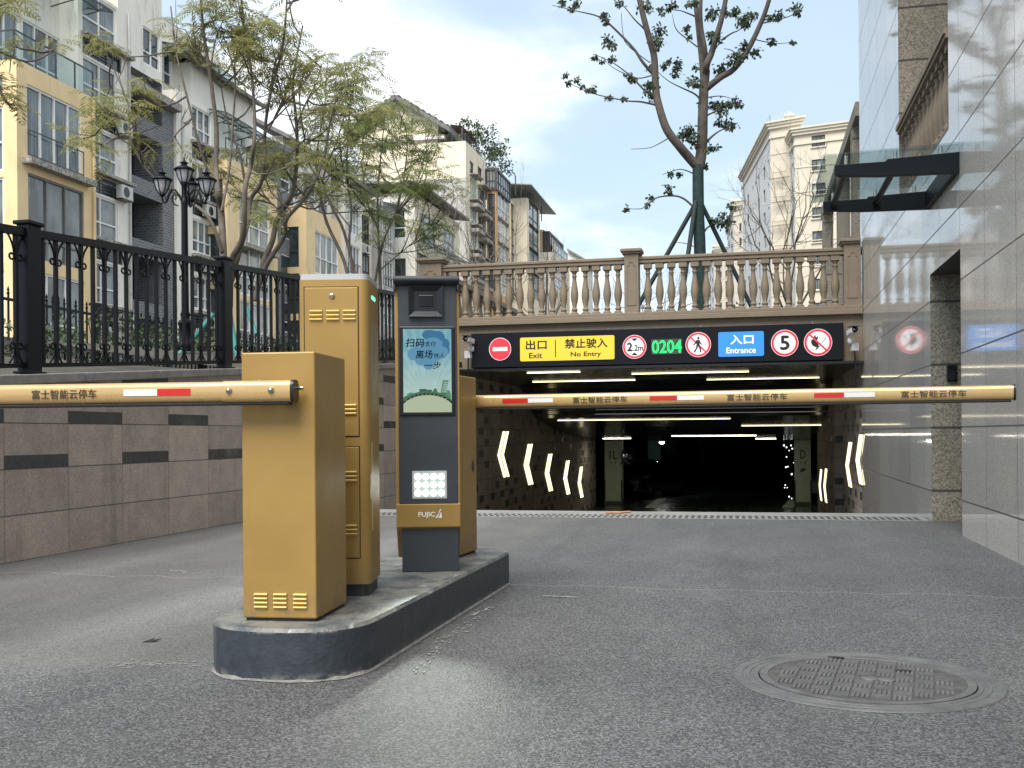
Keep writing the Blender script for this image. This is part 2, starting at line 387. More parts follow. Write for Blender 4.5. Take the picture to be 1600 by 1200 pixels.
TEXT = dict(k=M('sign_black', (.012, .012, .014), .5))

def glasspane(name, col=(.10, .12, .12), rough=.04, curtain=.0):
    m, g, b = base_mat(name); p = g.pos()
    c = g.mix(g.ramp(g.noise(g.sc(p, (.9, .9, .35)), 1.1, 3), .35, .65), tuple(x*.35 for x in col), tuple(x*1.5 for x in col))
    if curtain:
        st = g.noise(g.sc(p, (9, 9, .25)), 1, 3); c = g.mix(g.m('MULTIPLY', g.smooth(st, .42, .6, 0, curtain), g.smooth(g.noise(p, .55, 2), .48, .56)), c, (.42, .43, .40))
    g.set(b.inputs['Base Color'], c); b.inputs['Roughness'].default_value = rough; b.inputs['Specular IOR Level'].default_value = .8
    return m
PANE = glasspane('window_glass', (.13, .148, .145), curtain=.35)
PANED = glasspane('dark_window_glass', (.035, .045, .05)); PANEL = glasspane('pale_window_glass', (.28, .32, .32), curtain=.6)
def clearglass(name, tint, refl=.12):
    m, g, b = base_mat(name); t = m.node_tree
    tr = g.n('ShaderNodeBsdfTransparent', {0: tint}); gl = g.n('ShaderNodeBsdfGlossy', {'Color': (1, 1, 1), 'Roughness': .03})
    lw = g.n('ShaderNodeLayerWeight', {0: .5}); mx = g.n('ShaderNodeMixShader', {0: g.m('ADD', g.m('MULTIPLY', g.m('POWER', lw.outputs[1], 4.5), .75), refl*.3), 1: tr.outputs[0], 2: gl.outputs[0]})
    t.links.new(mx.outputs[0], t.nodes['Material Output'].inputs[0]); return m
CGLASS = clearglass('awning_glass', (.84, .91, .90)); RGLASS = clearglass('railing_glass', (.80, .86, .86))

# ================================================================== THE SETTING
def capz(y): return 1.385 + .0735 * (y - 6.72)         # the retaining wall's cap climbs with the upper pavement
XL, XR, YF = -5.35, 1.81, 18.1                          # left wall, granite wall, tunnel front
s = lambda mb, name, mat: tag(mb.build(name, mat), kind='structure')

mb = MB()                                               # the lane, cut finely enough to crown a little
mb.add([(-40, -60, 0), (40, -60, 0), (40, 11.5, 0), (-40, 11.5, 0)], [(0, 1, 2, 3)])
s(mb, 'road', ASPH)
mb = MB(); mb.box((XL-.3, 11.95, -.4), (XR+.5, 12.42, .006)); s(mb, 'threshold', CONC)
mb = MB(); mb.add([(XL-.4, 12.42, -.02), (XR+.6, 12.42, -.02), (XR+.6, 31, -1.62), (XL-.4, 31, -1.62)], [(0, 1, 2, 3)])
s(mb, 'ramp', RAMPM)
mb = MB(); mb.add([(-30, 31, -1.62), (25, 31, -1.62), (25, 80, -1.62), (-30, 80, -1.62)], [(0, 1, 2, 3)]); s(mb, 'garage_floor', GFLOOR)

mb = MB()                                               # upper ground: planting behind the wall, then the streets over the garage to the horizon
ys = [-60, -8, 0, 6, 12, 18.2]
for i in range(len(ys)-1):
    y0, y1 = ys[i], ys[i+1]; za, zb = max(capz(y0), .6)+.02, max(capz(y1), .6)+.02
    mb.add([(-9.5, y0, za+.45), (XL-.28, y0, za-.12), (XL-.28, y1, zb-.12), (-9.5, y1, zb+.2)], [(0, 1, 2, 3)])
    mb.add([(-900, y0, 2.3), (-9.5, y0, za+.45), (-9.5, y1, zb+.2), (-900, y1, 2.3)], [(0, 1, 2, 3)])
mb.add([(-900, 18.2, 2.35), (-9.5, 18.2, 2.44), (XL, 18.2, 2.75), (XL, 60, 2.75), (-900, 60, 2.3)], [(0, 1, 2, 3, 4)])
mb.add([(XL, 18.2, 2.75), (900, 18.2, 2.75), (900, 60, 2.75), (XL, 60, 2.75)], [(0, 1, 2, 3)])
mb.add([(-900, 60, 2.3), (XL, 60, 2.75), (900, 60, 2.75), (900, 2500, 2.75), (-900, 2500, 2.3)], [(0, 1, 2, 3, 4)])
s(mb, 'ground', EARTH)

# ------------------------------------------------------------------ left retaining wall and its tunnel stretch
w = thing('retaining_wall', 'brown granite retaining wall with dark strip bricks under the black iron fence', 'wall', (XL, 6, 0))
mb = MB(); yy = [-8, 0, 4, 8, 12, YF+.02]
for i in range(len(yy)-1):
    a, b = yy[i], yy[i+1]; za, zb = max(capz(a), .7)-.075, max(capz(b), .7)-.075
    V = [(XL-.3, a, -2), (XL, a, -2), (XL, b, -2), (XL-.3, b, -2), (XL-.3, a, za), (XL, a, za), (XL, b, zb), (XL-.3, b, zb)]
    mb.add(V, [(1, 2, 6, 5), (3, 0, 4, 7), (4, 5, 6, 7)] + ([(0, 1, 5, 4)] if i == 0 else []))
mb.build('wall', TILE, w, True)
mb = MB()
y = -8.0
while y < YF - .1:
    y1 = min(y+1.12, YF); za, zb = max(capz(y), .7), max(capz(y1), .7)
    V = [(XL-.34, y+.003, za-.075), (XL+.045, y+.003, za-.075), (XL+.045, y1-.003, zb-.075), (XL-.34, y1-.003, zb-.075),
         (XL-.34, y+.003, za), (XL+.045, y+.003, za), (XL+.045, y1-.003, zb), (XL-.34, y1-.003, zb)]
    mb.add(V, [(0, 3, 2, 1), (4, 5, 6, 7), (0, 1, 5, 4), (1, 2, 6, 5), (2, 3, 7, 6), (3, 0, 4, 7)]); y = y1
mb.build('cap_stone', CAPST, w, True, bevel=.008)
mb = MB(); mb.box((XL-.5, YF+.02, -2.4), (XL, 37.2, 2.72)); o = mb.build('tunnel_wall', TILET); tag(o, 'brown tunnel wall on the left with small dark bricks and glowing arrows', 'wall')
mb = MB(); mb.box((XR, YF+.3, -2.4), (XR+.8, 22.0, 2.72)); mb.box((XR+.35, 22.0, -2.4), (XR+.8, 24.2, 2.72)); mb.box((XR, 24.2, -2.4), (XR+.8, 30.4, 2.72))
o = mb.build('tunnel_wall', TILET); tag(o, 'brown tunnel wall on the right with a dark niche between glowing arrows', 'wall')

# ------------------------------------------------------------------ black iron fence on the wall
def iron_fence():
    t = thing('iron_fence', 'black wrought iron fence with scrolls standing on the brown granite wall', 'fence', (XL-.14, 8, capz(8)))
    X = XL-.14
    pa_, pb_ = onX(45.5, 400, XL-.14).y, onX(349, 400, XL-.14).y; posts = [pa_-2*(pb_-pa_), pa_-(pb_-pa_), pa_, pb_, pb_+2.95, pb_+5.85, 17.75]
    for y in posts:
        z = capz(y); mb = MB(); mb.box((X-.055, y-.075, z), (X+.055, y+.075, z+1.16)); mb.box((X-.075, y-.095, z+1.16), (X+.075, y+.095, z+1.19))
        mb.box((X-.08, y-.10, z+.0), (X+.08, y+.10, z+.02)); mb.build('post', IRON, t, True, bevel=.006)
    def sp(y): return capz(y)
    def scroll(mb, y0, z0, dirn, up, h=.20, wd=.066):
        # a stem leaving the rail wide of the bar, sweeping in to it and curling back outwards
        pts = []
        for k in range(9):
            q = k/8; pts.append((X, y0+dirn*(.016+wd*(1-q)**2.2), z0+up*h*(1-q)))
        for k in range(1, 11):
            an = k/10*math.pi*1.75; rr_ = .030*(1-.4*k/10); pts.append((X, y0+dirn*(.016+.030-rr_*math.cos(an)), z0-up*rr_*math.sin(an)))
        mb.tube(pts, .0085, 5, cap=False)
    for i in range(len(posts)-1):
        ya, yb = posts[i]+.075, posts[i+1]-.075; za, zb = sp(ya), sp(yb)
        mb = MB()
        for h0, h1, hw in ((.05, .085, .02), (1.075, 1.135, .032)):
            V = [(X-hw, ya, za+h0), (X+hw, ya, za+h0), (X+hw, yb, zb+h0), (X-hw, yb, zb+h0), (X-hw, ya, za+h1), (X+hw, ya, za+h1), (X+hw, yb, zb+h1), (X-hw, yb, zb+h1)]
            mb.add(V, [(0, 3, 2, 1), (4, 5, 6, 7), (0, 1, 5, 4), (1, 2, 6, 5), (2, 3, 7, 6), (3, 0, 4, 7)])
        n = max(3, round((yb-ya)/.168)); st = (yb-ya)/n
        for k in range(n):
            yk = ya+(k+.5)*st; zk = sp(yk); mb.box((X-.014, yk-.015, zk+.085), (X+.014, yk+.015, zk+1.075))
            if k % 2 == 1:
                for dn in (-1, 1): scroll(mb, yk, zk+.905, dn, 1, .17, .075); scroll(mb, yk, zk+.215, dn, -1, .13, .06)
        mb.build('panel', IRON, t, True)
iron_fence()

# ------------------------------------------------------------------ traffic island
def rounded(x0, x1, y0, y1, rf, rb, n=10):
    P = []
    for cx, cy, r, a0 in ((x1-rf, y0+rf, rf, -90), (x1-rb, y1-rb, rb, 0), (x0+rb, y1-rb, rb, 90), (x0+rf, y0+rf, rf, 180)):
        for k in range(n+1):
            a = R(a0+90*k/n); P.append((cx+r*math.cos(a), cy+r*math.sin(a)))
    return P
def island_mats():
    m, g, b = base_mat('island_top'); p = g.pos()
    c = g.mix(g.smooth(g.noise(p, 6, 6, .68), .36, .6), (.07, .082, .092), (.20, .197, .178))
    c = g.mix(g.smooth(g.noise(g.sc(p, (2.5, .8, 1)), 9, 5, .7), .58, .70, 0, .8), c, (.42, .42, .40))
    g.set(b.inputs['Base Color'], c); g.set(b.inputs['Roughness'], g.ramp(g.noise(p, 8, 4), .3, .7, .32, .6))
    bn = g.n('ShaderNodeBump', {'Height': g.noise(p, 60, 4), 'Strength': .25, 'Distance': .01}); g.set(b.inputs['Normal'], bn.outputs[0])
    m2, g, b = base_mat('island_side_paint'); p = g.pos(); z = g.xyz(p)[2]
    c = g.mix(g.ramp(g.noise(p, 14, 5), .3, .7), (.026, .034, .044), (.045, .055, .068))
    st = g.smooth(g.noise(g.sc(p, (7, 7, .5)), 2, 5, .6), .57, .78, 0, .4)
    c = g.mix(st, c, (.13, .14, .145))
    lowd = g.m('MULTIPLY', g.smooth(z, .045, .0), g.smooth(g.noise(p, 22, 4), .4, .6)); c = g.mix(g.m('MULTIPLY', lowd, .7), c, (.22, .215, .20))
    chip = g.m('MULTIPLY', g.smooth(z, .175, .197), g.smooth(g.noise(p, 16, 4, .7), .52, .60)); c = g.mix(chip, c, (.42, .41, .38))
    g.set(b.inputs['Base Color'], c); b.inputs['Roughness'].default_value = .45
    bn = g.n('ShaderNodeBump', {'Height': g.noise(p, 45, 4), 'Strength': .3, 'Distance': .01}); g.set(b.inputs['Normal'], bn.outputs[0])
    return m, m2
ITOP, ISIDE = island_mats()
isl = thing('traffic_island', 'dark grey painted concrete island with rounded ends carrying the gold barriers', 'island', (-1.77, 5.05, 0))
mb = MB(); P = rounded(-2.10, -1.45, 3.655, 6.50, .27, .20); mb.prism(P, -.02, .186, 0, True)
n = len(P)
ring = [(x, y) for x, y in P]; cx, cy = -1.775, 5.05
inn = [(x+(cx-x)*.03, y+(cy-y)*.006) for x, y in P]
mb.f = mb.f[:n]; mb.mi = mb.mi[:n]; mb.sm = mb.sm[:n]
mb.add([(x, y, .186) for x, y in P]+[(x, y, .2) for x, y in inn], [(i, (i+1) % n, n+(i+1) % n, n+i) for i in range(n)], 1, True)
mb.add([(x, y, .2) for x, y in inn], [tuple(range(n))], 1)
mb.build('kerb', [ISIDE, ITOP], isl, True)
FOOT = M('mortar_skirt', (.20, .195, .185), .9, 0, .3, 12, .6, 60)
mb = MB(); rng = random.Random(3)
o_ = [(x+(x-cx)/abs(x-cx+1e-6)*.0+ (x-cx)*.035*rng.uniform(.1, 1.2), y+(y-cy)*.008*rng.uniform(.1, 1.2)) for x, y in P]
mb.add([(x, y, .012+rng.uniform(-.005, .005)) for x, y in P]+[(x, y, .003) for x, y in o_], [(n+i, n+(i+1) % n, (i+1) % n, i) for i in range(n)])
mb.build('mortar_skirt', FOOT, isl, True)

# ------------------------------------------------------------------ barrier gates (gold cabinet + boom arm)
def superell(a, b, n=20, e=3.2):
    P = []
    for k in range(n):
        t = 2*math.pi*k/n; c_, s_ = math.cos(t), math.sin(t)
        P.append((a*math.copysign(abs(c_)**(2/e), c_), b*math.copysign(abs(s_)**(2/e), s_)))
    return P
def arm_mesh(x0, x1, y, z, hw=.031, hh=.040, mi=0):
    mb = MB(); P = superell(hw, hh); n = len(P)
    vs = [(x0, y+a, z+b) for a, b in P]+[(x1, y+a, z+b) for a, b in P]
    mb.add(vs, [(i, n+i, n+(i+1) % n, (i+1) % n) for i in range(n)], mi, True); return mb
def louvre(mb, x, z, w, U=(1, 0, 0), y=0., h=.011):
    # one pressed louvre: a rounded hood open below
    n = 8; vs = []
    for k in range(n+1):
        a = math.pi/2*k/n
        vs += [(x-w/2, y-.010*math.sin(a), z+h*.5*math.cos(a)), (x+w/2, y-.010*math.sin(a), z+h*.5*math.cos(a))]
    vs += [(x-w/2, y, z-h*.6), (x+w/2, y, z-h*.6)]
    fs = [(2*k, 2*k+2, 2*k+3, 2*k+1) for k in range(n+1)]
    mb.add(vs, fs, 0, False)
    L = [2*k for k in range(n+2)]; mb.add(vs, [tuple(L[::-1]), tuple(k+1 for k in L)], 0)
def gate(label, loc, rz, hgt, w, d):
    t = thing('barrier_gate', label, 'barrier gate', loc, rz, 'boom barrier gates on the island')
    mb = MB(); mb.box((-w/2, -d/2, .012), (w/2, d/2, hgt)); mb.build('cabinet', GOLD, t, bevel=.006)
    mb = MB(); mb.box((-w/2+.01, -d/2+.01, 0), (w/2-.01, d/2-.01, .02)); mb.build('base_frame', RUBBER, t)
    mb = MB(); mb.box((-w/2+.004, d/2-.14, .03), (w/2-.004, d/2-.137, hgt-.03))
    return t
def arm_set(t, x0, x1, y, z, front, sleeve, texts, stickers, capends):
    """front=-1: the lettered side faces -y.  x0..x1 in the gate's own frame"""
    a = arm_mesh(x0, x1, y, z).build('arm', ARMG, t)
    mb = MB(); mb.box((min(x0, x1)+.01, y-.019, z-.052), (max(x0, x1)-.01, y+.019, z-.039)); mb.build('rubber_edge', RUBBER, a, bevel=.004)
    if sleeve: arm_mesh(sleeve[0], sleeve[1], y, z, .0335, .0425).build('sleeve', ARMG, a)
    for e, sgn in capends:
        mb = arm_mesh(e, e+sgn*.012, y, z, .034, .044); P = superell(.034, .044); n = len(P)
        mb.add([(e+sgn*.012, y+p, z+q) for p, q in P], [tuple(range(n))]); mb.add([(e, y+p, z+q) for p, q in P], [tuple(range(n))])
        mb.build('end_cap', BLACKP, a)
    yf = y-.031; O = (0, yf, z); U = (1, 0, 0); V = (0, 0, 1)
    for x, x2 in texts:
        mb = MB(); put_text(mb, '富士智能云停车', O, U, V, x, x2, -.0195, .0170, .0022, 0, .0003); mb.build('lettering', INK, a)
    for x, x2, m in stickers:
        mb = MB(); mb.box((x, yf-.0016, -.004+z-.008), (x2, yf+.002, z+.014)); mb.build('reflective_strip', m, a)
    return a
GL = (-1.807, 4.006, .2); RZL = R(4.8)
t = gate('gold barrier cabinet in front, its cream boom arm reaching out to the left edge', GL, RZL, 1.048, .298, .40)
ARML = arm_set(t, -3.4, .088, -.2-.072, .892, -1, (-.185, .086), [(-.965, -.695)], [(-.583, -.446, WHITE), (-.446, -.311, RED)], [(.086, 1)])
mb = MB()
for x in (-.155, .012):
    mb.lathe([(.0125, 0), (.0125, .006), (.009, .012), (.003, .016)], (x, -.2-.072-.032, .892+.004), 10, axis='y')
mb.lathe([(.0125, 0), (.0125, .006), (.009, .012), (.003, .016)], (.012, -.2-.072, .892), 10)
mb.build('bolt', STEEL, ARML)
mb = MB(); mb.box((.02, -.25, .882), (.075, -.2, .902)); mb.tube([(.09, -.235, .905), (.115, -.235, .905)], .007, 8); mb.build('arm_bracket', STEEL, ARML)
mb = MB(); mb.tube([(-.055, -.24, .93), (-.055, -.24, .938)], .016, 12); mb.build('bolt', STEEL, ARML)
px2x = lambda p: (p-377)/118*.298-.149
for a, b in ((396, 417), (427, 448), (459, 480)):
    mb = MB()
    for k in range(4): louvre(mb, (px2x(a)+px2x(b))/2, .055+.0165*k, px2x(b)-px2x(a), y=-.2)
    mb.build('vent', GOLD2, t)

GRp = (-1.805, 6.13, .2); RZR = R(-4.5)
t2 = gate('gold barrier cabinet behind the payment kiosk, its long boom arm crossing the entrance lane', GRp, RZR, 1.07, .30, .34)
Mr = WM[t2]; Mi = Mr.inverted(); ya2 = .17+.07
def ax2(p): q = Mi @ onPl(p, 618, Mr @ Vector((0, ya2-.031, .93)), Mr.to_3x3() @ Vector((0, 1, 0))); return q.x
ARMR = arm_set(t2, -.10, ax2(1584), ya2, .925, -1, None, [(ax2(895), ax2(980)), (ax2(1136), ax2(1230)), (ax2(1408), ax2(1510))],
    [(ax2(785), ax2(825), RED), (ax2(825), ax2(864), WHITE), (ax2(1015), ax2(1058), RED), (ax2(1058), ax2(1100), WHITE), (ax2(1272), ax2(1319), RED), (ax2(1319), ax2(1367), WHITE)], [(ax2(1584), 1)])
mb = MB(); mb.box((-.05, .17, .90), (.0, ya2, .94)); mb.build('arm_bracket', STEEL, ARMR)
mb = MB(); vs = [(.151, .10+.022*math.cos(a), .53+.036*math.sin(a)) for a in np.linspace(0, 2*math.pi, 18)[:-1]]
mb.add(vs, [tuple(range(17))]); mb.add([(v[0]+.002, v[1], v[2]) for v in vs], [tuple(range(17))]); mb.build('lock_cover', BLACKP, t2)

# ------------------------------------------------------------------ tall gold control cabinet
CZ = R(12.2)
t = thing('control_cabinet', 'tall gold cabinet with rounded edges, louvres and pale top behind the front barrier', 'cabinet', (-1.816, 4.436, .2), CZ)
sc_ = 351.
cx2 = lambda p: (p-522.0)/sc_; cz2 = lambda p: (919-p)/sc_
Wc, Dc = .315, .36
def rrect(x0, x1, y0, y1, r, n=5): return rounded(x0, x1, y0, y1, r, r, n)
mb = MB(); P = rrect(-Wc/2, Wc/2, 0, Dc, .035); mb.prism(P, .055, 1.42, 0, True)
body = mb.build('body', GOLD, t)
mb = MB(); mb.prism(rrect(-Wc/2+.004, Wc/2-.004, .004, Dc-.004, .033), 1.42, 1.446, 0, True); mb.build('top_cover', LGREY, t, bevel=.006)
mb = MB(); mb.prism(rrect(-Wc/2+.015, Wc/2-.012, .014, Dc-.014, .03), 0, .056, 0, True); mb.build('plinth', CHAR2, t)
def door(x0, x1, z0, z1, name='door'):
    mb = MB(); mb.box((x0, -.004, z0), (x1, .01, z1)); d = mb.build(name, GOLD, t, bevel=.003)
    mb = MB(); gsz = .004                                   # dark gap round the door leaf
    for a, b in (((x0-gsz, -.0008, z0-gsz), (x1+gsz, .01, z0)), ((x0-gsz, -.0008, z1), (x1+gsz, .01, z1+gsz)), ((x0-gsz, -.0008, z0), (x0, .01, z1)), ((x1, -.0008, z0), (x1+gsz, .01, z1))): mb.box(a, b)
    mb.build('door_gap', RUBBER, d); return d
d1 = door(cx2(477), cx2(561), cz2(667), cz2(426)-.02); d2 = door(cx2(477), cx2(561), cz2(858), cz2(684))
k = 1.42/1.44
for (pz, dd) in ((473, d1), (625, d1), (730, d2), (814, d2)):
    for px_ in ((485, 505), (512, 531), (538, 557)):
        mb = MB()
        for q in range(3): louvre(mb, (cx2(px_[0])+cx2(px_[1]))/2, cz2(pz)-.018+.0185*q-(.012 if pz < 500 else 0), .056, y=-.004)
        mb.build('louvre', GOLD2, dd)
mb = MB(); mb.lathe([(.013, 0), (.013, .004), (.010, .007)], (cx2(520.5), -.004, cz2(443)-.01), 14, axis='y'); mb.box((cx2(520.5)-.006, -.0125, cz2(443)-.012), (cx2(520.5)+.006, -.0105, cz2(443)-.008), 1); mb.build('lock', [STEEL, RUBBER], d1)
GRN = emis('green_indicator', (.15, .9, .45), .6)
mb = MB(); mb.box((Wc/2-.001, .10, 1.345), (Wc/2+.004, .20, 1.36)); mb.build('indicator_light', GRN, t)
for zz in (.62, .36):
    mb = MB(); mb.box((Wc/2-.002, .06, zz-.07), (Wc/2+.003, .075, zz+.07)); mb.build('side_vent', GOLD2, t)

# ------------------------------------------------------------------ payment kiosk
KZ = R(17)
t = thing('payment_kiosk', 'slim dark grey kiosk with lit screen, camera window and bright lamp on the island', 'kiosk', (-1.652, 5.335, .2), KZ)
ks = 297.; kx = lambda p: (p-670)/ks; kz = lambda p: (894.5-p)/ks
mb = MB(); mb.box((kx(627), 0, 0), (kx(715.5), .24, kz(822))); mb.build('base', CHAR, t, bevel=.004)
# gold shell: side profile extruded across, with tapered foot
prof = [(-.018, kz(788)), (-.018, kz(824)), (.03, kz(832)), (.09, kz(842)), (.255, kz(880)), (.265, kz(445)), (.0, kz(445)), (.0, kz(788))]
mb = MB(); xa, xb = kx(618.5), kx(718.5)
mb.slab([(y_, z_) for y_, z_ in prof], (xa, 0, 0), (0, 1, 0), (0, 0, 1), 0, xb-xa); mb.build('shell', GOLD, t, bevel=.004)
mb = MB(); mb.box((kx(623), -.012, kz(788)), (kx(714.5), .02, kz(444)))
fp = mb.build('front_panel', CHAR, t, bevel=.003)
mb = MB(); pr = [(-.055, kz(441)), (-.055, kz(436)), (-.045, kz(433)), (.27, kz(433)), (.27, kz(448)), (-.012, kz(448)), (-.035, kz(445))]
mb.slab(pr, (kx(616.5), 0, 0), (0, 1, 0), (0, 0, 1), 0, kx(719)-kx(616.5)); mb.box((kx(616.5), -.04, kz(456)), (kx(620.5), .2, kz(446))); mb.box((kx(715), -.04, kz(456)), (kx(719), .2, kz(446)))
mb.build('hood', CHAR2, t, bevel=.006)
# camera window: recessed frame
mb = MB(); xo0, xo1, zo0, zo1 = kx(640), kx(693.5), kz(496), kz(447); xi0, xi1, zi0, zi1 = kx(649), kx(684), kz(487), kz(456)
yo, yi = -.034, -.0128; OV = [(xo0, yo, zo0), (xo1, yo, zo0), (xo1, yo, zo1), (xo0, yo, zo1)]; IV = [(xi0, yi, zi0), (xi1, yi, zi0), (xi1, yi, zi1), (xi0, yi, zi1)]; BV = [(x_, -.011, z_) for x_, _, z_ in OV]
mb.add(OV+IV, [(0, 1, 5, 4), (1, 2, 6, 5), (2, 3, 7, 6), (3, 0, 4, 7)], 0); mb.add(IV, [(0, 1, 2, 3)], 1); mb.add(OV+BV, [(4, 5, 1, 0), (5, 6, 2, 1), (6, 7, 3, 2), (7, 4, 0, 3)], 0)
KFR = M('camera_bezel', (.016, .018, .021), .22, .2)
fw = mb.build('camera_window', [KFR, BLACKP], t)
mb = MB(); mb.box((kx(656), -.0165, kz(480)), (kx(678), -.0125, kz(462))); mb.build('lens_cover', M('lens_cover', (.004, .005, .008), .12), fw, bevel=.003)
# screen
mb = MB(); mb.box((kx(625.5), -.020, kz(650)), (kx(711.5), -.010, kz(511))); scr = mb.build('screen', M('screen_bezel', (.006, .007, .010), .25), t, bevel=.004)
def skyscreen():
    m, g, b = base_mat('screen_picture'); o = g.obj(); x, y, z = g.xyz(o)
    u = g.ramp(x, kx(631), kx(706), 0, 1); v = g.ramp(z, kz(645), kz(515), 0, 1)
    base = g.mix(g.smooth(v, .15, .85), (.52, .74, .68), (.20, .50, .58))
    ang = g.m('ARCTAN2', g.m('SUBTRACT', u, .5), g.m('SUBTRACT', v, .12)); rays = g.m('GREATER_THAN', g.m('SINE', g.m('MULTIPLY', ang, 34)), .25)
    base = g.mix(g.m('MULTIPLY', rays, .16), base, (.75, .92, .88))
    base = g.mix(g.smooth(g.noise(g.vec(u, 0, v), 5, 4), .5, .7, 0, .35), base, (.72, .85, .84))
    g.set(b.inputs['Base Color'], (.01, .01, .01)); b.inputs['Roughness'].default_value = .15
    g.set(b.inputs['Emission Color'], base); b.inputs['Emission Strength'].default_value = .19; return m
SE = .19
def se(n, c, k=1): return emis('screen_'+n, c, SE*k)
mats = [skyscreen(), se('cloud', (.17, .42, .62)), se('cloud_dark', (.08, .25, .45)), se('ink', (.015, .03, .05)), se('hill', (.62, .72, .50)), se('road', (.04, .05, .06)), se('green', (.10, .26, .14)), se('green2', (.16, .38, .22)), se('building', (.10, .14, .13))]
mb = MB(); x0, x1, z0, z1 = kx(631), kx(706), kz(645), kz(515); yf = -.0205
mb.add([(x0, yf, z0), (x1, yf, z0), (x1, yf, z1), (x0, yf, z1)], [(0, 1, 2, 3)], 0)
Wd, Hd = x1-x0, z1-z0
sO = (x0, yf, z0); sU = (1, 0, 0); sV = (0, 0, 1)
def sflat(pts, lay, mi): mb.add([(x0+u*Wd, yf-.0003*lay, z0+v*Hd) for u, v in pts], [tuple(range(len(pts)))], mi)
def blob(cu, cv, ru, rv, n=16): return [(cu+ru*math.cos(2*math.pi*k/n), cv+rv*math.sin(2*math.pi*k/n)) for k in range(n)]
for q, (cu, cv, ru, rv) in enumerate(((.55, .93, .16, .06), (.70, .90, .17, .08), (.84, .82, .13, .07), (.9, .75, .07, .06))): sflat(blob(cu, cv, ru, rv), 1+q*.2, 2)
for q, (cu, cv, ru, rv) in enumerate(((.25, .70, .16, .08), (.42, .76, .2, .10), (.62, .82, .2, .08), (.76, .72, .18, .08), (.55, .68, .25, .10), (.52, .57, .11, .06), (.40, .63, .16, .07))): sflat(blob(cu, cv, ru, rv), 2+q*.2, 1)
arc = [(u, .02+.19*math.sqrt(max(0, 1-((u-.5)/.56)**2))) for u in np.linspace(0.0, 1, 17)]
sflat([(0, 0)]+[(u, v+.045) for u, v in arc]+[(1, 0)], 3.6, 6)
sflat([(0, 0)]+[(u, v+.02) for u, v in arc]+[(1, 0)], 4, 5)
sflat([(0, 0)]+[(u, v-.004) for u, v in arc]+[(1, 0)], 4.4, 4)
for k in range(11):
    u = .06+.083*k; v = .02+.19*math.sqrt(max(0, 1-((u-.5)/.56)**2))+.008; sflat([(u-.016, v-.002), (u+.016, v-.002), (u+.016, v+.003), (u-.016, v+.003)], 4.7, 4)
for u, v, a, b, c_ in ((.33, .235, .15, .045, 8), (.47, .24, .12, .03, 8), (.06, .15, .07, .05, 6), (.66, .24, .045, .05, 6), (.16, .19, .10, .05, 7), (.92, .19, .07, .08, 7), (.84, .21, .05, .07, 6)):
    sflat([(u, v-.03), (u+a, v-.03), (u+a, v+b), (u, v+b)] if c_ == 8 else blob(u, v, a, b, 10), 3.2, c_)
sflat([(.76, .2), (.88, .2), (.94, .385), (.82, .385)], 3.1, 7)
for k in range(6): sflat([(.80+.008*k, .24+.022*k), (.90+.008*k, .24+.022*k), (.90+.008*k, .25+.022*k), (.80+.008*k, .25+.022*k)], 3.3, 0)
for body_, u0_, u1_, v0_, v1_, bo in (('扫码', .05, .43, .785, .885, .0009), ('支付', .45, .67, .79, .85, .0004), ('离场', .26, .60, .645, .745, .0009), ('快人', .63, .85, .65, .71, .0004), ('一步', .43, .77, .52, .605, .0007)):
    put_text(mb, body_, sO, sU, sV, u0_*Wd, u1_*Wd, v0_*Hd, v1_*Hd, .0022, 3, bo, shear=.12)
mb.build('screen_picture', mats, scr)
# lamp: twelve lit lenses
mb = MB(); mb.box((kx(646), -.0155, kz(777.5)), (kx(695), -.010, kz(739))); lp = mb.build('lamp', emis('lamp_field', (.75, .90, .80), .22), t, bevel=.003)
LENS = emis('lamp_lens', (.95, 1, .96), 3)
for i in range(4):
    for j in range(3):
        mb = MB(); mb.lathe([(.0165, 0), (.014, .004), (.007, .006)], (kx(652.5+12*i), -.0155, kz(745.5+12.6*j)), 12, axis='y'); mb.build('lens', LENS, lp)
mb = MB(); mb.box((kx(643.5), -.0138, kz(780)), (kx(697.5), -.010, kz(736.5))); mb.build('lamp_frame', LGREY, lp, bevel=.002)
# lettering on the gold panel: FUJIC + a leaning leaf-shaped A
WHT = M('white_lettering', (.85, .85, .84), .5)
mb = MB(); O = (0, -.018, 0); U = (1, 0, 0); V = (0, 0, 1)
put_text(mb, 'FUJIC', O, U, V, kx(653), kx(678.5), kz(810), kz(800.5), .0012, 0, .0008)
A = [(0, 0), (.30, 0), (.62, .62), (.66, 0), (.98, 0), (.92, 1.0), (1.0, 1.35), (.72, 1.15)]
w_ = kx(689)-kx(679); h_ = kz(800)-kz(810)
mb.add([(kx(679)+u*w_, -.0192, kz(810)+v*h_) for u, v in [(0, 0), (.28, 0), (.62, .55), (.55, .95), (.78, 1.4), (.95, 1.35), (.72, .98)]], [tuple(range(7))])
mb.add([(kx(679)+u*w_, -.0192, kz(810)+v*h_) for u, v in [(.45, 0), (.62, .38), (.7, 0)]], [(0, 1, 2)])
mb.add([(kx(679)+u*w_, -.0192, kz(810)+v*h_) for u, v in [(.70, 0), (1.0, 0), (.95, .9), (.78, .78)]], [tuple(range(4))])
mb.build('lettering', WHT, t)
sl = bpy.data.lights.new('kiosk_lamp_beam', 'SPOT'); so = bpy.data.objects.new('kiosk_lamp_beam', sl); COL.objects.link(so)
so.location = WM[t] @ Vector((kx(670), -.03, kz(758))); tgt = onZ(672, 1120, 0)
so.rotation_euler = (so.location-tgt).to_track_quat('Z', 'Y').to_euler(); sl.energy = 17; sl.spot_size = R(28); sl.spot_blend = 1; sl.color = (.93, 1, .90); sl.shadow_soft_size = .03

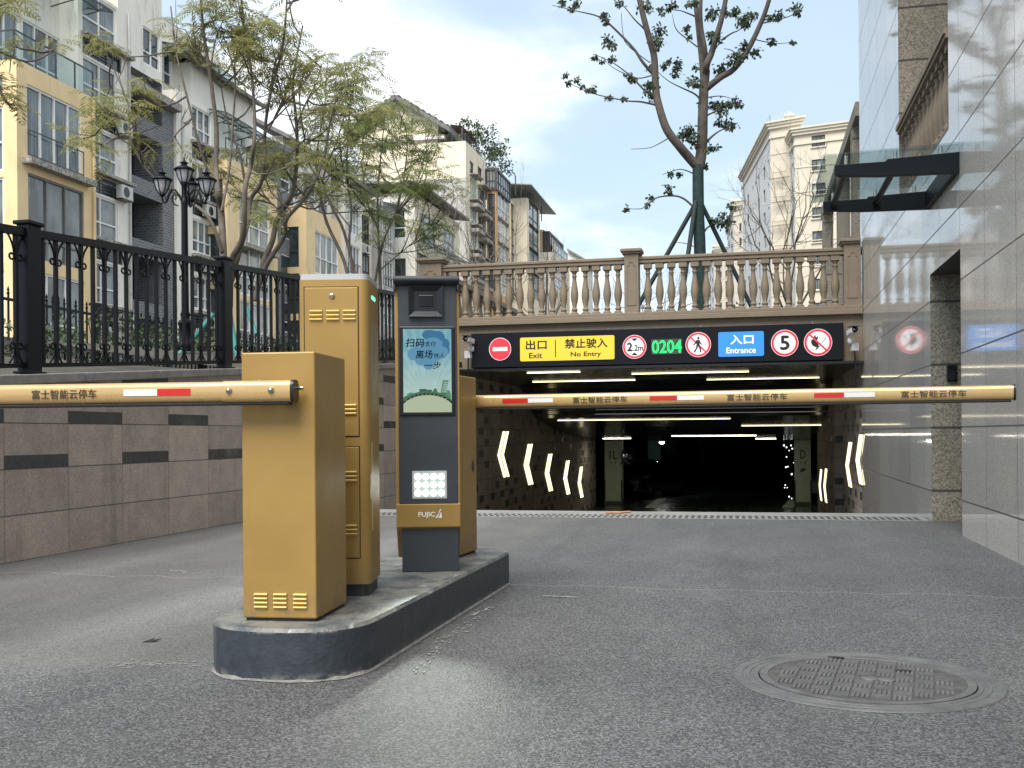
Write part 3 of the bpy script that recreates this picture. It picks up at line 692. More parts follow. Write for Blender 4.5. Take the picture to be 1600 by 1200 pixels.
# ------------------------------------------------------------------ road furniture
def cast_iron():
    m, g, b = base_mat('cast_iron'); p = g.pos()
    c = g.mix(g.ramp(g.noise(p, 9, 5), .3, .7), (.085, .087, .09), (.14, .14, .14)); c = g.mix(g.smooth(g.noise(p, 30, 4), .58, .70, 0, .45), c, (.19, .185, .175))
    g.set(b.inputs['Base Color'], c); b.inputs['Roughness'].default_value = .62; b.inputs['Metallic'].default_value = .1
    bn = g.n('ShaderNodeBump', {'Height': g.noise(p, 120, 3), 'Strength': .35, 'Distance': .004}); g.set(b.inputs['Normal'], bn.outputs[0]); return m
CAST = cast_iron()
mc = onZ(1356, 1060, 0)
t = thing('manhole_cover', 'round cast iron manhole cover with ringed frame and square rib pattern in the asphalt', 'manhole cover', (mc.x-.012, mc.y-.02, 0), R(-9))
DIRTM = M('packed_dirt', (.075, .073, .07), .95, 0, .3, 20, .5, 90)
mb = MB(); RO = .482
prof = []
for r_, z in ((RO, .001), (RO-.004, .0055), (.446, .0055), (.443, .002), (.434, .002), (.431, .0055), (.418, .0055), (.415, .002), (.406, .002), (.403, .0055), (.388, .0055), (.385, .002)): prof.append((r_, z))
seg = 72; vs = []
for r_, z in prof:
    for k in range(seg): a = 2*math.pi*k/seg; vs.append((r_*math.cos(a), r_*math.sin(a), z))
fs = []
for i in range(len(prof)-1):
    for k in range(seg):
        if 2 <= i <= 8 and k % 18 in (0,) and i in (4, 5, 6): pass
        fs.append((i*seg+k, i*seg+(k+1) % seg, (i+1)*seg+(k+1) % seg, (i+1)*seg+k))
mb.add(vs, fs); mb.build('frame', CAST, t)
mb = MB(); mb.lathe([(.3815, 0), (.3815, .0070), (.352, .0070), (.350, .0028)], (0, 0, 0), 64, 0, False); mb.f = mb.f[:-2]; mb.mi = mb.mi[:-2]; mb.sm = mb.sm[:-2]; mb.add([(.351*math.cos(2*math.pi*k/64), .351*math.sin(2*math.pi*k/64), .0030) for k in range(64)], [tuple(range(64))], 1)
cell = .070
for i in range(-6, 7):
    for j in range(-6, 7):
        cx_, cy_ = i*cell*.98, j*cell*.98
        if math.hypot(cx_, cy_) > .312 or (i in (0, 1) and j == 0) or (abs(i) == 4 and j == 2): continue
        for q in range(4):
            o_ = (q-1.5)*.016
            if (i+j) % 2: mb.box((cx_-.031, cy_+o_-.0048, .0028), (cx_+.031, cy_+o_+.0048, .0080))
            else: mb.box((cx_+o_-.0048, cy_-.031, .0028), (cx_+o_+.0048, cy_+.031, .0080))
mb.lathe([(.034, .003), (.030, .0085), (.001, .0085)], (.015, 0, 0), 16); mb.lathe([(.034, .003), (.030, .0085), (.001, .0085)], (.075, .0, 0), 16)
lid = mb.build('lid', [CAST, DIRTM], t)
mb = MB(); mb.lathe([(.3845, .0015), (.001, .0015)], (0, 0, 0), 48); mb.build('dirt_gap', DIRTM, t)
mb = MB()
for px_, py_ in ((.13, .17), (-.13, .33)):
    mb.add([(px_+.035*math.cos(a), py_+.014*math.sin(a), .0088) for a in np.linspace(0, 2*math.pi, 11)[:-1]], [tuple(range(10))])
mb.build('pry_hole', RUBBER, lid)

t = thing('drain_grate', 'long steel drain grate lying across the lane before the ramp', 'drain grate', (-1.77, 11.72, 0))
mb = MB(); mb.box((XL+.02, 11.5, -.05), (XR-.02, 11.95, .002)); mb.build('frame', CONC, t, True)
mb = MB(); x = XL+.1
while x < XR-.1:
    for (ya_, yb_) in ((11.55, 11.70), (11.75, 11.90)): mb.add([(x, ya_, .0062), (x+.034, ya_, .0062), (x+.014, yb_, .0062), (x-.02, yb_, .0062)], [(0, 1, 2, 3)])
    x += .068
mb.build('slots', M('grate_slot', (.07, .07, .07), .8), t, True)
a, b = onZ(942, 803, .02), onZ(985, 799.5, .02)
mb = MB(); d = b-a; mb.slab([(0, 0), (.35, .05), (.62, .02), (1.0, .16), (.97, .26), (.55, .14), (.4, .17), (.02, .10)], (a.x, 12.0, .012), (1, 0, 0), (0, 1, 0), 0, .012)
mb.v = [(a.x+(v[0]-a.x)*(b.x-a.x), v[1], v[2]) for v in mb.v]
tag(mb.build('cardboard_scrap', M('orange_cardboard', (.55, .24, .12), .8)), 'torn orange cardboard scrap lying on the ramp threshold', 'litter')
mb = MB(); c0 = onZ(236, 1003, 0)
mb.slab([(-.035, -.012), (-.012, -.008), (.01, -.014), (.04, .012), (.012, .010), (.008, .026), (-.010, .012), (-.022, .004)], (c0.x, c0.y, .004), (1, .35, .05), (-.3, 1, .25), 0, .002)
tag(mb.build('dead_leaf', M('dead_leaf', (.018, .015, .014), .7)), 'small black curled leaf lying on the asphalt left of the island', 'leaf')
# worn paint on the road: broken flakes
def flakes(name, label, pts, n, w, seed, lo=.006, hi=.03):
    rg = random.Random(seed); mb = MB(); pts = [onZ(x, y, 0) for x, y in pts]
    for k in range(n):
        u = rg.random()*(len(pts)-1); i = int(u); f = u-i; p = pts[i].lerp(pts[i+1], f); d = (pts[i+1]-pts[i]).normalized(); nn = Vector((-d.y, d.x, 0))
        c = p+nn*rg.gauss(0, w*.45); L = rg.uniform(lo, hi); ww = L*rg.uniform(.15, .5); m_ = rg.randint(5, 8)
        ph = rg.random()*6; P = []
        for q in range(m_):
            a = 2*math.pi*q/m_+ph; rr_ = rg.uniform(.5, 1.1); P.append(c+d*L*rr_*math.cos(a)+nn*ww*rr_*math.sin(a)+Vector((0, 0, .004+k*.000006)))
        mb.add(P, [tuple(range(m_))])
    o = mb.build(name, PAINTW); tag(o, label, 'paint mark', kind='stuff')
PAINTW = M('worn_white_paint', (.29, .287, .275), .85, 0, .25, 25, .4, 90)
flakes('worn_line', 'scuffed white line fragment on the asphalt along the right side of the island', [(648, 1056), (700, 1000), (745, 964)], 120, .045, 5, .003, .020)
flakes('worn_line', 'short scraped white mark beside the far end of the island', [(738, 962), (768, 950)], 26, .018, 6, .008, .03)
flakes('worn_line', 'white scraped patch on the asphalt in front of the island, on its left', [(165, 1042), (235, 1036), (312, 1043)], 260, .09, 8, .002, .012)
flakes('worn_line', 'row of tiny white crumbs along the foot of the brown wall', [(60, 876), (170, 853), (300, 829), (390, 812)], 26, .03, 9, .006, .022)
flakes('worn_line', 'thin scraped line across the lane behind the island', [(850, 932), (900, 934)], 30, .012, 12, .008, .04)
flakes('worn_line', 'few white scrapes on the road left of the island, beyond the leaf', [(262, 890), (300, 897), (330, 960)], 14, .05, 14, .008, .04)

# ------------------------------------------------------------------ tunnel front: beam, soffit, sign board
def zat(px, py, Y): return onY(px, py, Y)
t = thing('tunnel_portal', 'taupe painted tunnel front with a deep beam over the garage entrance', 'tunnel entrance', (-1.8, YF, 0))
mb = MB(); mb.box((XL-.02, YF, 2.06), (XR-.002, YF+.5, 2.86)); mb.build('beam', TAUPE, t, True)
mb = MB(); mb.box((XL-.05, YF-.10, 2.84), (XR-.002, YF+.6, 2.93)); mb.box((XL-.05, YF-.06, 2.93), (XR-.002, YF+.5, 2.99)); mb.build('ledge', TAUPE, t, True, bevel=.01)
mb = MB(); mb.box((XL-.02, YF-.02, -.6), (XL+.32, YF+.45, 2.06)); mb.build('pier', TAUPE, t, True, bevel=.01)
# glossy black slatted ceiling stepping down along the ramp
prof = [(YF+.02, 2.055), (24.3, 2.055), (24.8, 2.0), (25.6, 1.62), (26.4, 1.34), (28.7, 1.10), (32.1, .87), (37.4, .66)]
def ceilz(y):
    for (a, za), (b, zb) in zip(prof, prof[1:]):
        if a <= y <= b: return za+(zb-za)*(y-a)/(b-a)
    return prof[-1][1] if y > prof[-1][0] else prof[0][1]
mb = MB(); y = prof[0][0]
while y < 37.3:
    y1 = min(y+.30, 37.4); mb.add([(XL+.0, y, ceilz(y)), (XR+.6, y, ceilz(y)), (XR+.6, y1-.05, ceilz(y1-.05)), (XL, y1-.05, ceilz(y1-.05))], [(0, 1, 2, 3)])
    mb.add([(XL, y1-.05, ceilz(y1-.05)), (XR+.6, y1-.05, ceilz(y1-.05)), (XR+.6, y1-.05, ceilz(y1)+.05), (XL, y1-.05, ceilz(y1)+.05)], [(0, 1, 2, 3)])
    mb.add([(XL, y1-.05, ceilz(y1)+.05), (XR+.6, y1-.05, ceilz(y1)+.05), (XR+.6, y1, ceilz(y1)+.05), (XL, y1, ceilz(y1)+.05)], [(0, 1, 2, 3)])
    y = y1
mb.build('slatted_ceiling', BLACKC, t, True)
mb = MB(); mb.box((XL-.02, YF+.5, 2.15), (XR+.8, 37.4, 2.70)); mb.build('roof_slab', CONC, t, True)
mb = MB(); mb.box((XL, YF-.14, 2.035), (XR-.004, YF+.02, 2.075)); mb.build('drip_edge', BLACKP, t, True)

SY = YF-.16
t = thing('sign_board', 'long black board of traffic signs mounted on the beam over the garage entrance', 'sign board', (-1.66, SY, 2.4))
q0, q1 = onY(736, 521, SY), onY(1318, 507, SY); bz0, bz1 = 2.095, 2.70
mb = MB(); mb.box((q0.x, SY, bz0), (q1.x, YF+.001, bz1)); mb.build('board', BOARD, t, True, bevel=.006)
mb = MB()
for px in (795, 950, 1095, 1270): x = onY(px, 515, SY).x; mb.tube([(x, SY+.03, bz1-.01), (x, SY+.03, bz1+.025)], .010, 8)
mb.build('bolt', STEEL, t, True)
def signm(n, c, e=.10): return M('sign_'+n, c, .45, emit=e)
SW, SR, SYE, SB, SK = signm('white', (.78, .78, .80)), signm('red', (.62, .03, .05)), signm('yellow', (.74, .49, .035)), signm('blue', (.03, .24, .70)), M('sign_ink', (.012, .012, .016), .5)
U, V = (1, 0, 0), (0, 0, 1); f_ = SY-.001
def disc(r, n=40): return [(r*math.cos(2*math.pi*k/n), r*math.sin(2*math.pi*k/n)) for k in range(n)]
def centre(px, py): p = onY(px, py, SY); return (p.x, SY, p.z)
def rsign(px, py, r): return centre(px, py), r
SC = onY(1000, 540, SY); mpp = (onY(1010, 540, SY).x-SC.x)/10
def flat(mb, pts, O, off, mi, U=U, V=V): mb.slab(pts, O, U, V, off-.003, off, mi)
# no entry
O = centre(781.5, 545.5); r_ = 18.3*mpp; mb = MB(); flat(mb, disc(r_), O, .010, 0); flat(mb, disc(r_*.965), O, .0112, 1); flat(mb, [(-.66*r_, -.17*r_), (.66*r_, -.17*r_), (.66*r_, .17*r_), (-.66*r_, .17*r_)], O, .0124, 0)
mb.build('no_entry_sign', [SW, SR], t, True, label='round red sign with a white bar')
def rr(x0, x1, y0, y1, r): return rounded(x0, x1, y0, y1, r, r, 5)
# yellow exit panel
p0, p1 = onY(813, 563, SY), onY(960, 524.5, SY); zc_ = (p0.z+p1.z)/2; hh = .205; O = ((p0.x+p1.x)/2, SY, zc_-.005); ww = (p1.x-p0.x)/2
mb = MB(); flat(mb, rr(-ww, ww, -hh, hh, .03), O, .010, 0)
def ux(px): return onY(px, 545, SY).x-O[0]
put_text(mb, '出口', O, U, V, ux(822), ux(854), -.005, .155, .0112, 1, .005); put_text(mb, 'Exit', O, U, V, ux(827), ux(847), -.155, -.065, .0112, 1, .0035)
put_text(mb, '禁止驶入', O, U, V, ux(883), ux(949), .0, .16, .0112, 1, .005); put_text(mb, 'No Entry', O, U, V, ux(892), ux(939), -.165, -.065, .0112, 1, .0035)
flat(mb, [(ux(867.3), -.15), (ux(868.8), -.15), (ux(868.8), .15), (ux(867.3), .15)], O, .0112, 1)
mb.build('exit_sign', [SYE, SK], t, True, label='yellow sign with dark exit lettering')
# ring signs
def ring(px, py, r, name, label, draw):
    O = centre(px, py); r *= mpp; mb = MB(); flat(mb, disc(r), O, .010, 0); flat(mb, disc(r*.97), O, .0112, 1); flat(mb, disc(r*.80), O, .0124, 0); draw(mb, O, r); mb.build(name, [SW, SR, SK], t, True, label=label)
def d_height(mb, O, r):
    put_text(mb, '2', O, U, V, -.60*r, -.20*r, -.34*r, .34*r, .0136, 2, .008); put_text(mb, '.2m', O, U, V, -.12*r, .72*r, -.34*r, .16*r, .0136, 2, .004)
    flat(mb, [(-.30*r, .72*r), (.30*r, .72*r), (0, .46*r)], O, .0136, 2); flat(mb, [(-.30*r, -.72*r), (.30*r, -.72*r), (0, -.46*r)], O, .0136, 2)
ring(991.5, 542, 18.6, 'height_limit_sign', 'white sign with red ring reading 2.2m', d_height)
def slash(mb, r, O, off): 
    a = R(-45); c_, s_ = math.cos(a), math.sin(a); L, w2 = .82*r, .065*r
    flat(mb, [(x*c_-y*s_, x*s_+y*c_) for x, y in ((-L, -w2), (L, -w2), (L, w2), (-L, w2))], O, off, 1)
def d_ped(mb, O, r):
    slash(mb, r, O, .0132); k = r
    flat(mb, [(x*.10*k+.02*k, y*.10*k+.52*k) for x, y in disc(1, 12)], O, .0146, 2)
    flat(mb, [(x*k, y*k) for x, y in ((-.10, .38), (.12, .38), (.16, .22), (.30, .02), (.24, -.04), (.10, .12), (.12, -.10), (.22, -.32), (.24, -.62), (.13, -.62), (.10, -.36), (-.01, -.14), (-.10, -.36), (-.26, -.62), (-.37, -.56), (-.20, -.30), (-.13, -.02), (-.14, .14), (-.24, .02), (-.36, -.06), (-.40, .02), (-.30, .10), (-.20, .28))], O, .0146, 2)
ring(1091, 538.5, 19.4, 'no_pedestrians_sign', 'white sign with red ring and black walking figure', d_ped)
ring(1226, 536, 20.2, 'speed_limit_sign', 'white sign with red ring and a black 5', lambda mb, O, r: put_text(mb, '5', O, U, V, -.30*r, .32*r, -.50*r, .52*r, .0136, 2, .010))
def d_fire(mb, O, r):
    k = r
    flat(mb, [(x*k, y*k) for x, y in ((-.30, -.30), (-.05, -.32), (.06, -.16), (.02, .02), (-.06, -.06), (-.10, .10), (-.02, .22), (.02, .48), (-.14, .36), (-.18, .58), (-.32, .36), (-.34, .20), (-.44, .26), (-.50, .02), (-.42, -.18))], O, .0136, 2)
    flat(mb, [(x*k, y*k) for x, y in ((-.20, -.50), (-.12, -.56), (.58, .28), (.52, .36))], O, .0140, 2); flat(mb, [(x*k, y*k) for x, y in ((.02, -.20), (.08, -.26), (.52, .27), (.48, .31))], O, .0146, 0)
    flat(mb, [(x*k, y*k) for x, y in ((-.22, -.34), (-.06, -.36), (.02, -.22), (-.06, -.12), (-.18, -.20))], O, .0138, 2); slash(mb, r, O, .0152)
ring(1278, 535, 20.6, 'no_fire_sign', 'white sign with red ring, black flame and match', d_fire)
# LED digits
p0, p1 = onY(1018, 554, SY), onY(1066, 529, SY); O = ((p0.x+p1.x)/2, SY, (p0.z+p1.z)/2); ww, hh = (p1.x-p0.x)/2, .128
LEDB = M('led_panel', (.045, .055, .045), .5); LEDG = emis('led_green', (.03, 1.0, .18), .55)
mb = MB(); flat(mb, [(-ww, -hh), (ww, -hh), (ww, hh), (-ww, hh)], O, .008, 0); put_text(mb, '0204', O, U, V, -ww*.95, ww*.95, -.105, .105, .0092, 1, .004); mb.build('led_display', [LEDB, LEDG], t, True, label='green digits reading 0204')
# blue entrance panel
p0, p1 = onY(1122.5, 557, SY), onY(1193.5, 518, SY); O = ((p0.x+p1.x)/2, SY, (p0.z+p1.z)/2); ww, hh = (p1.x-p0.x)/2, .205
mb = MB(); flat(mb, rr(-ww, ww, -hh, hh, .03), O, .010, 0); put_text(mb, '入口', O, U, V, -ww*.46, ww*.54, .0, .15, .0112, 1, .005); put_text(mb, 'Entrance', O, U, V, -ww*.64, ww*.64, -.15, -.055, .0112, 1, .003)
mb.build('entrance_sign', [SB, SW], t, True, label='blue sign with white entrance lettering')

# ------------------------------------------------------------------ balustrade over the entrance
t = thing('balustrade', 'taupe stone balustrade with turned balusters crossing above the garage entrance', 'balustrade', (-1.8, YF+.15, 2.99))
BY = YF+.14
bprof = [(.060, 0), (.060, .05), (.042, .06), (.042, .075), (.055, .085), (.055, .105), (.040, .12), (.036, .15), (.058, .25), (.070, .33), (.066, .41), (.048, .52), (.036, .60), (.033, .66), (.045, .675), (.045, .69), (.034, .70), (.034, .715), (.048, .75), (.052, .77)]
mb = MB(); mb.lathe(bprof, (0, 0, 0), 14); mb.box((-.066, -.066, -.02), (.066, .066, .035)); mb.box((-.068, -.068, .765), (.068, .068, .86))
def balcopy(t, proto, x, y, z):
    o = proto.copy(); COL.objects.link(o); o.parent = t; o.location = WM[t].inverted() @ Vector((x, y, z)); return o
first = mb.build('baluster', TAUPE, t, loc=(0, 0, 0)); nb = [0]
def addbal(px, py=450):
    x = onY(px, py, BY).x
    if nb[0] == 0: first.location = WM[t].inverted() @ Vector((x, BY, 2.99)); nb[0] = 1
    else: balcopy(t, first, x, BY, 2.99)
for k in range(17): addbal(693+17.05*k-.0)
for k in range(17): addbal(1012.5+18.28*k)
mb = MB(); mb.box((XL-.02, BY-.085, 3.84), (XR-.004, BY+.085, 3.90)); mb.box((XL-.02, BY-.105, 3.90), (XR-.004, BY+.105, 3.955)); mb.build('handrail', TAUPE, t, True, bevel=.012)
for pa, pb in ((656, 690), (975.5, 998), (1319, 1345.5)):
    xa, xb = onY(pa, 450, BY-.13).x, onY(pb, 450, BY-.13).x; mb = MB(); mb.box((xa, BY-.145, 2.985), (xb, BY+.145, 4.0)); mb.box((xa-.035, BY-.18, 4.0), (xb+.035-(.04 if pb > 1300 else 0), BY+.18, 4.035)); mb.box((xa-.06, BY-.21, 4.035), (xb+.06-(.065 if pb > 1300 else 0), BY+.21, 4.085))
    nw = mb.build('newel', TAUPE, t, True, bevel=.008)
    mb = MB(); xm = (xa+xb)/2; hw = (xb-xa)*.30
    out = [(xm-hw, 3.12), (xm-hw, 3.80), (xm-hw*.55, 3.80), (xm-hw*.4, 3.86), (xm+hw*.4, 3.86), (xm+hw*.55, 3.80), (xm+hw, 3.80), (xm+hw, 3.12)]
    for i in range(8): a, b = out[i], out[(i+1) % 8]; mb.bar((a[0], BY-.149, a[1]), (b[0], BY-.149, b[1]), .012)
    mb.build('moulding', TAUPE, nw, True)
# second run going away on the left, seen between the balusters
t3 = thing('balustrade', 'taupe balustrade running away from the left end newel behind the front one', 'balustrade', (-5.6, 22, 2.75))
mb = MB(); mb.box((-5.72, YF+.3, 2.6), (-5.42, 30, 2.98)); mb.build('kerb', TAUPE, t3, True); mb = MB(); mb.box((-5.66, YF+.3, 3.84), (-5.48, 30, 3.95)); mb.build('handrail', TAUPE, t3, True, bevel=.012)
for k in range(26):
    o = first.copy(); COL.objects.link(o); o.parent = t3; o.location = WM[t3].inverted() @ Vector((-5.57, YF+.65+.43*k, 2.98))

# ------------------------------------------------------------------ cameras on the tunnel front
CAMW = M('cctv_white', (.62, .62, .62), .35)
def cctv(label, px, py, sgn, plate):
    p = onY(px, py, YF-.32); t = thing('security_camera', label, 'camera', (p.x, YF-.30, p.z), R(14*sgn))
    mb = MB(); mb.slab([(-.055, -.045), (.055, -.045), (.055, .03), (.03, .05), (-.03, .05), (-.055, .03)], (0, -.14, 0), (1, 0, -.0), (0, .15, 1), -.0, .0-.24); mb.build('housing', CAMW, t, bevel=.01)
    mb = MB(); mb.lathe([(.050, 0), (.050, .01), (.0, .012)], (0, -.141, .0), 16, axis='y'); mb.box((-.062, -.175, .045), (.062, .02, .056)); mb.build('lens_front', BLACKP, t)
    mb = MB(); mb.tube([(0, .03, -.04), (.02*sgn, .06, -.10), (.02*sgn, .12, -.16)], .028, 8); mb.lathe([(.05, -.05), (.055, 0), (.05, .05)], (.02*sgn, .10, -.16), 12); mb.build('bracket', CAMW, t)
    mb = MB(); mb.box((.08*sgn-.055, .06, -.32), (.08*sgn+.055, .16, -.19)); mb.tube([(.08*sgn, .1, -.32), (.09*sgn, .1, -.62), (.11*sgn, .12, -.95)], .012, 6, 1); mb.build('junction_box', [CAMW, BLACKP], t)
cctv('small white security camera on the beam left of the sign board', 733, 530, -1, None)
cctv('small white security camera on the beam right of the sign board', 1331, 516, 1, None)
tag(MB().box((XL+.02, SY-.03, 2.10), (onY(722, 560, SY).x, SY, 2.2)).build('cable_box', BLACKP), 'small black cable box low on the tunnel front left of the sign board', 'box')

# ------------------------------------------------------------------ lights in the tunnel
STRIP = emis('strip_light', (1, .87, .56), 1.15); STRIPD = emis('dim_strip_light', (1, .90, .76), 5)
def ceil_hit(px, py):
    d = ray(px, py); best = None
    for k in range(400):
        y = YF+.05+k*.05; tt = y/d[1]; z = CAMH+d[2]*tt
        if z >= ceilz(y): return Vector((d[0]*tt, y, ceilz(y)))
    return Vector((d[0]*37/d[1], 37, .66))
def strip(label, a, b, mat=STRIP, ht=.012, hw=.013):
    p, q = ceil_hit(*a), ceil_hit(*b); y = (p.y+q.y)/2; z = ceilz(y)
    t = thing('strip_light', label, 'ceiling light', ((p.x+q.x)/2, y, z-.02), 0, 'line lights on the tunnel ceiling')
    sl_ = (ceilz(y+.1)-ceilz(y-.1))/.2
    mb = MB(); mb.box((p.x, y-hw-.01, z-.003), (q.x, y+hw+.01, z+.02)); mb.build('channel', BLACKP, t, True)
    mb = MB(); mb.box((p.x+.01, y-hw, z-.003-ht), (q.x-.01, y+hw, z-.0035)); mb.build('diffuser', mat, t, True)
strip('short light line just behind the sign board, on the left', (822, 582), (908, 580.5))
strip('longer light line behind the short one on the left of the ceiling', (830, 596), (994, 593.5))
strip('light line just behind the sign board, in the middle', (985, 583), (1171, 580.5))
strip('light line right of the middle, under the blue sign', (1103, 592), (1280, 590))
strip('wide light line below the boom arm, left of the middle', (870, 656), (1142, 654))
strip('light line below the boom arm on the right', (1158, 665), (1284, 663.5))
strip('pale light line deep in the tunnel below the wide one', (1050, 681.5), (1182, 679.8), STRIPD, .01, .03)
strip('faint short light line deep in the tunnel by the left pillar', (942, 685.2), (986, 684.8), STRIPD, .008, .09)
strip('faint short light line deep in the tunnel on the right', (1180, 685.5), (1213, 685), STRIPD, .008, .09)
ARROW = emis('arrow_light', (1, .88, .52), .55)
def chevron(label, X, sgn, x0, x1, yt, yb, w):
    # px x of the tips, x of the point, top and bottom rows; lies on the wall plane X
    tipx, ptx = x0, x1; P0 = onX(tipx, yt, X); P1 = onX(ptx, (yt+yb)/2+ (yb-yt)*.02, X); P2 = onX(tipx+(1 if sgn > 0 else 0), yb, X)
    t = thing('arrow_light', label, 'arrow light', (X, P1.y, P1.z), 0, 'glowing arrow lights on the tunnel walls')
    O = (X, 0, 0); U = (0, 1, 0); V = (0, 0, 1); h = .19; mb = MB(); d0, d1 = (.004, .022) if sgn > 0 else (-.022, -.004)
    for dy in (0, w):
        mb.slab([(P0.y+dy, P0.z), (P1.y+dy, P1.z), (P2.y+dy, P2.z), (P2.y+dy+h, P2.z), (P1.y+dy+h, P1.z), (P0.y+dy+h, P0.z)], O, U, V, d0, d1)
    mb.build('light_bars', ARROW, t, True)
    mb = MB(); e = .03; W2 = w+h; d0, d1 = (.0005, .004) if sgn > 0 else (-.004, -.0005)
    mb.slab([(P0.y-e, P0.z+e), (P1.y-e, P1.z), (P2.y-e, P2.z-e), (P2.y+W2+e, P2.z-e), (P1.y+W2+e, P1.z), (P0.y+W2+e, P0.z+e)], O, U, V, d0, d1)
    mb.build('back_plate', ARPL, t, True)
ARPL = M('arrow_plate', (.05, .045, .04), .5)
XT = XL+.001
chevron('nearest and tallest glowing arrow on the left tunnel wall', XT, 1, 785.5, 777, 674, 746, .34)
chevron('second glowing arrow from the front on the left tunnel wall', XT, 1, 824.5, 818, 694, 758, .34)
chevron('third and middle glowing arrow on the left tunnel wall', XT, 1, 856.5, 851, 709.5, 768, .34)
chevron('fourth glowing arrow from the front on the left tunnel wall', XT, 1, 884.5, 880, 720, 773, .34)
chevron('farthest glowing arrow on the left tunnel wall', XT, 1, 906, 902.5, 729.5, 778, .34)
XQ = XR-.001
chevron('nearest glowing arrow on the right tunnel wall, beside the granite', XQ, -1, 1349.5, 1343.5, 679, 758, .33)
chevron('second glowing arrow on the right tunnel wall', XQ, -1, 1332, 1326.5, 691, 762, .33)
chevron('third glowing arrow on the right tunnel wall, past the niche', XQ, -1, 1293, 1290, 733, 786, .33)
chevron('farthest glowing arrow on the right tunnel wall', XQ, -1, 1285, 1282.5, 734, 783, .33)

# ------------------------------------------------------------------ the garage hall
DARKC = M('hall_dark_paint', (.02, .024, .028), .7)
hall = thing('garage_hall', 'dark underground parking hall at the end of the ramp', 'garage', (0, 38, -1.62))
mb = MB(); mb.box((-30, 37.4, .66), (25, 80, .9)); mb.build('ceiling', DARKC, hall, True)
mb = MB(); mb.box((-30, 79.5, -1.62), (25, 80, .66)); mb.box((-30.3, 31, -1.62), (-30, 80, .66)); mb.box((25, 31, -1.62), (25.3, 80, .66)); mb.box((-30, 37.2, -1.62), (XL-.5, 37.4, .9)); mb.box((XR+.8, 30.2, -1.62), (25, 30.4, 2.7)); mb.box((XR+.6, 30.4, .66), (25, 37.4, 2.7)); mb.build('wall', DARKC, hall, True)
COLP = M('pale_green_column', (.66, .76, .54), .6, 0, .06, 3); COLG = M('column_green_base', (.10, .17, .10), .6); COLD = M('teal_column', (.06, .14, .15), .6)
GLET = M('column_lettering', (.05, .10, .07), .6)
def column(label, xa, xb, y, paint, draw=None):
    t = thing('pillar', label, 'pillar', ((xa+xb)/2, y, -1.62)); w_ = (xb-xa)/2
    mb = MB(); mb.box((-w_, 0, .10), (w_, .6, 2.3)); mb.build('shaft', paint, t, bevel=.02); mb = MB(); mb.box((-w_-.01, -.01, 0), (w_+.01, .61, .10)); mb.build('foot', COLG, t)
    mb = MB()
    for sx in (-1, 1): mb.box((sx*w_-.03, -.012, .12), (sx*w_+.03, .04, .86))
    mb.build('corner_guard', BLACKP, t)
    if draw: mb = MB(); draw(mb, w_); mb.build('lettering', GLET, t)
O_ = (0, -.003, 0)
def drawL(mb, w_):
    put_text(mb, '1L', O_, (1, 0, 0), (0, 0, 1), -w_*.4, w_*.5, 1.62, 1.92, .002, 0, .006); put_text(mb, '水 韵', O_, (1, 0, 0), (0, 0, 1), -w_*.35, w_*.4, 1.46, 1.54, .002)
def drawD(mb, w_):
    put_text(mb, 'D', O_, (1, 0, 0), (0, 0, 1), -w_*.3, w_*.3, 1.62, 1.92, .002, 0, .006); put_text(mb, '水 韵', O_, (1, 0, 0), (0, 0, 1), -w_*.35, w_*.4, 1.44, 1.53, .002)
    b = [(-.9, .55), (-.25, .28), (-.05, .36), (-.02, .75), (.22, .30), (.55, .22), (.85, .02), (.45, .0), (.2, -.28), (-.1, -.42), (-.85, -.62), (-.35, -.30), (-.75, -.28), (-.25, -.06), (-.4, .12)]
    mb.slab([(u*w_*.62, 1.22+v*w_*.55) for u, v in b], O_, (1, 0, 0), (0, 0, 1), 0, .002)
    mb.slab([(-w_*.5, 1.385), (w_*.5, 1.385), (w_*.5, 1.395), (-w_*.5, 1.395)], O_, (1, 0, 0), (0, 0, 1), 0, .002)
a = onZ(946, 787, -1.62); b = onZ(973, 787, -1.62); column('pale pillar with dark 1L lettering at the left of the garage hall', a.x, b.x, 38, COLP, drawL)
a = onZ(1241, 787, -1.62); b = onZ(1266, 787, -1.62); column('pale pillar with dark D and swallow at the right of the garage hall', a.x, b.x, 38.2, COLP, drawD)
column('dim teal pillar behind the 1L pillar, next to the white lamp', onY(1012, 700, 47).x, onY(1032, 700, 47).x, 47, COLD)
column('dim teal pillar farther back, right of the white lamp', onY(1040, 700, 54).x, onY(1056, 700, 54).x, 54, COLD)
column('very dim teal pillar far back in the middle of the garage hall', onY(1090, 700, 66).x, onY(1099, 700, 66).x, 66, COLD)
p = onY(981, 712, 37.8); t = thing('convex_mirror', 'round convex traffic mirror fixed beside the 1L pillar', 'mirror', (p.x, p.y, p.z), R(55))
mb = MB(); mb.lathe([(.30, 0), (.30, .02), (.22, .07), (.10, .10), (.001, .11)], (0, 0, 0), 24, axis='y'); mb.build('mirror_face', M('mirror', (.7, .72, .72), .06, 1), t); mb = MB(); mb.lathe([(.33, -.02), (.33, .01), (.295, .02)], (0, 0, 0), 24, axis='y'); mb.bar((0, .02, -.1), (-.25, .15, -.3), .03); mb.build('rim', M('mirror_rim', (.06, .05, .05), .4), t)
HL = emis('hall_lamp', (1, .98, .92), 30)
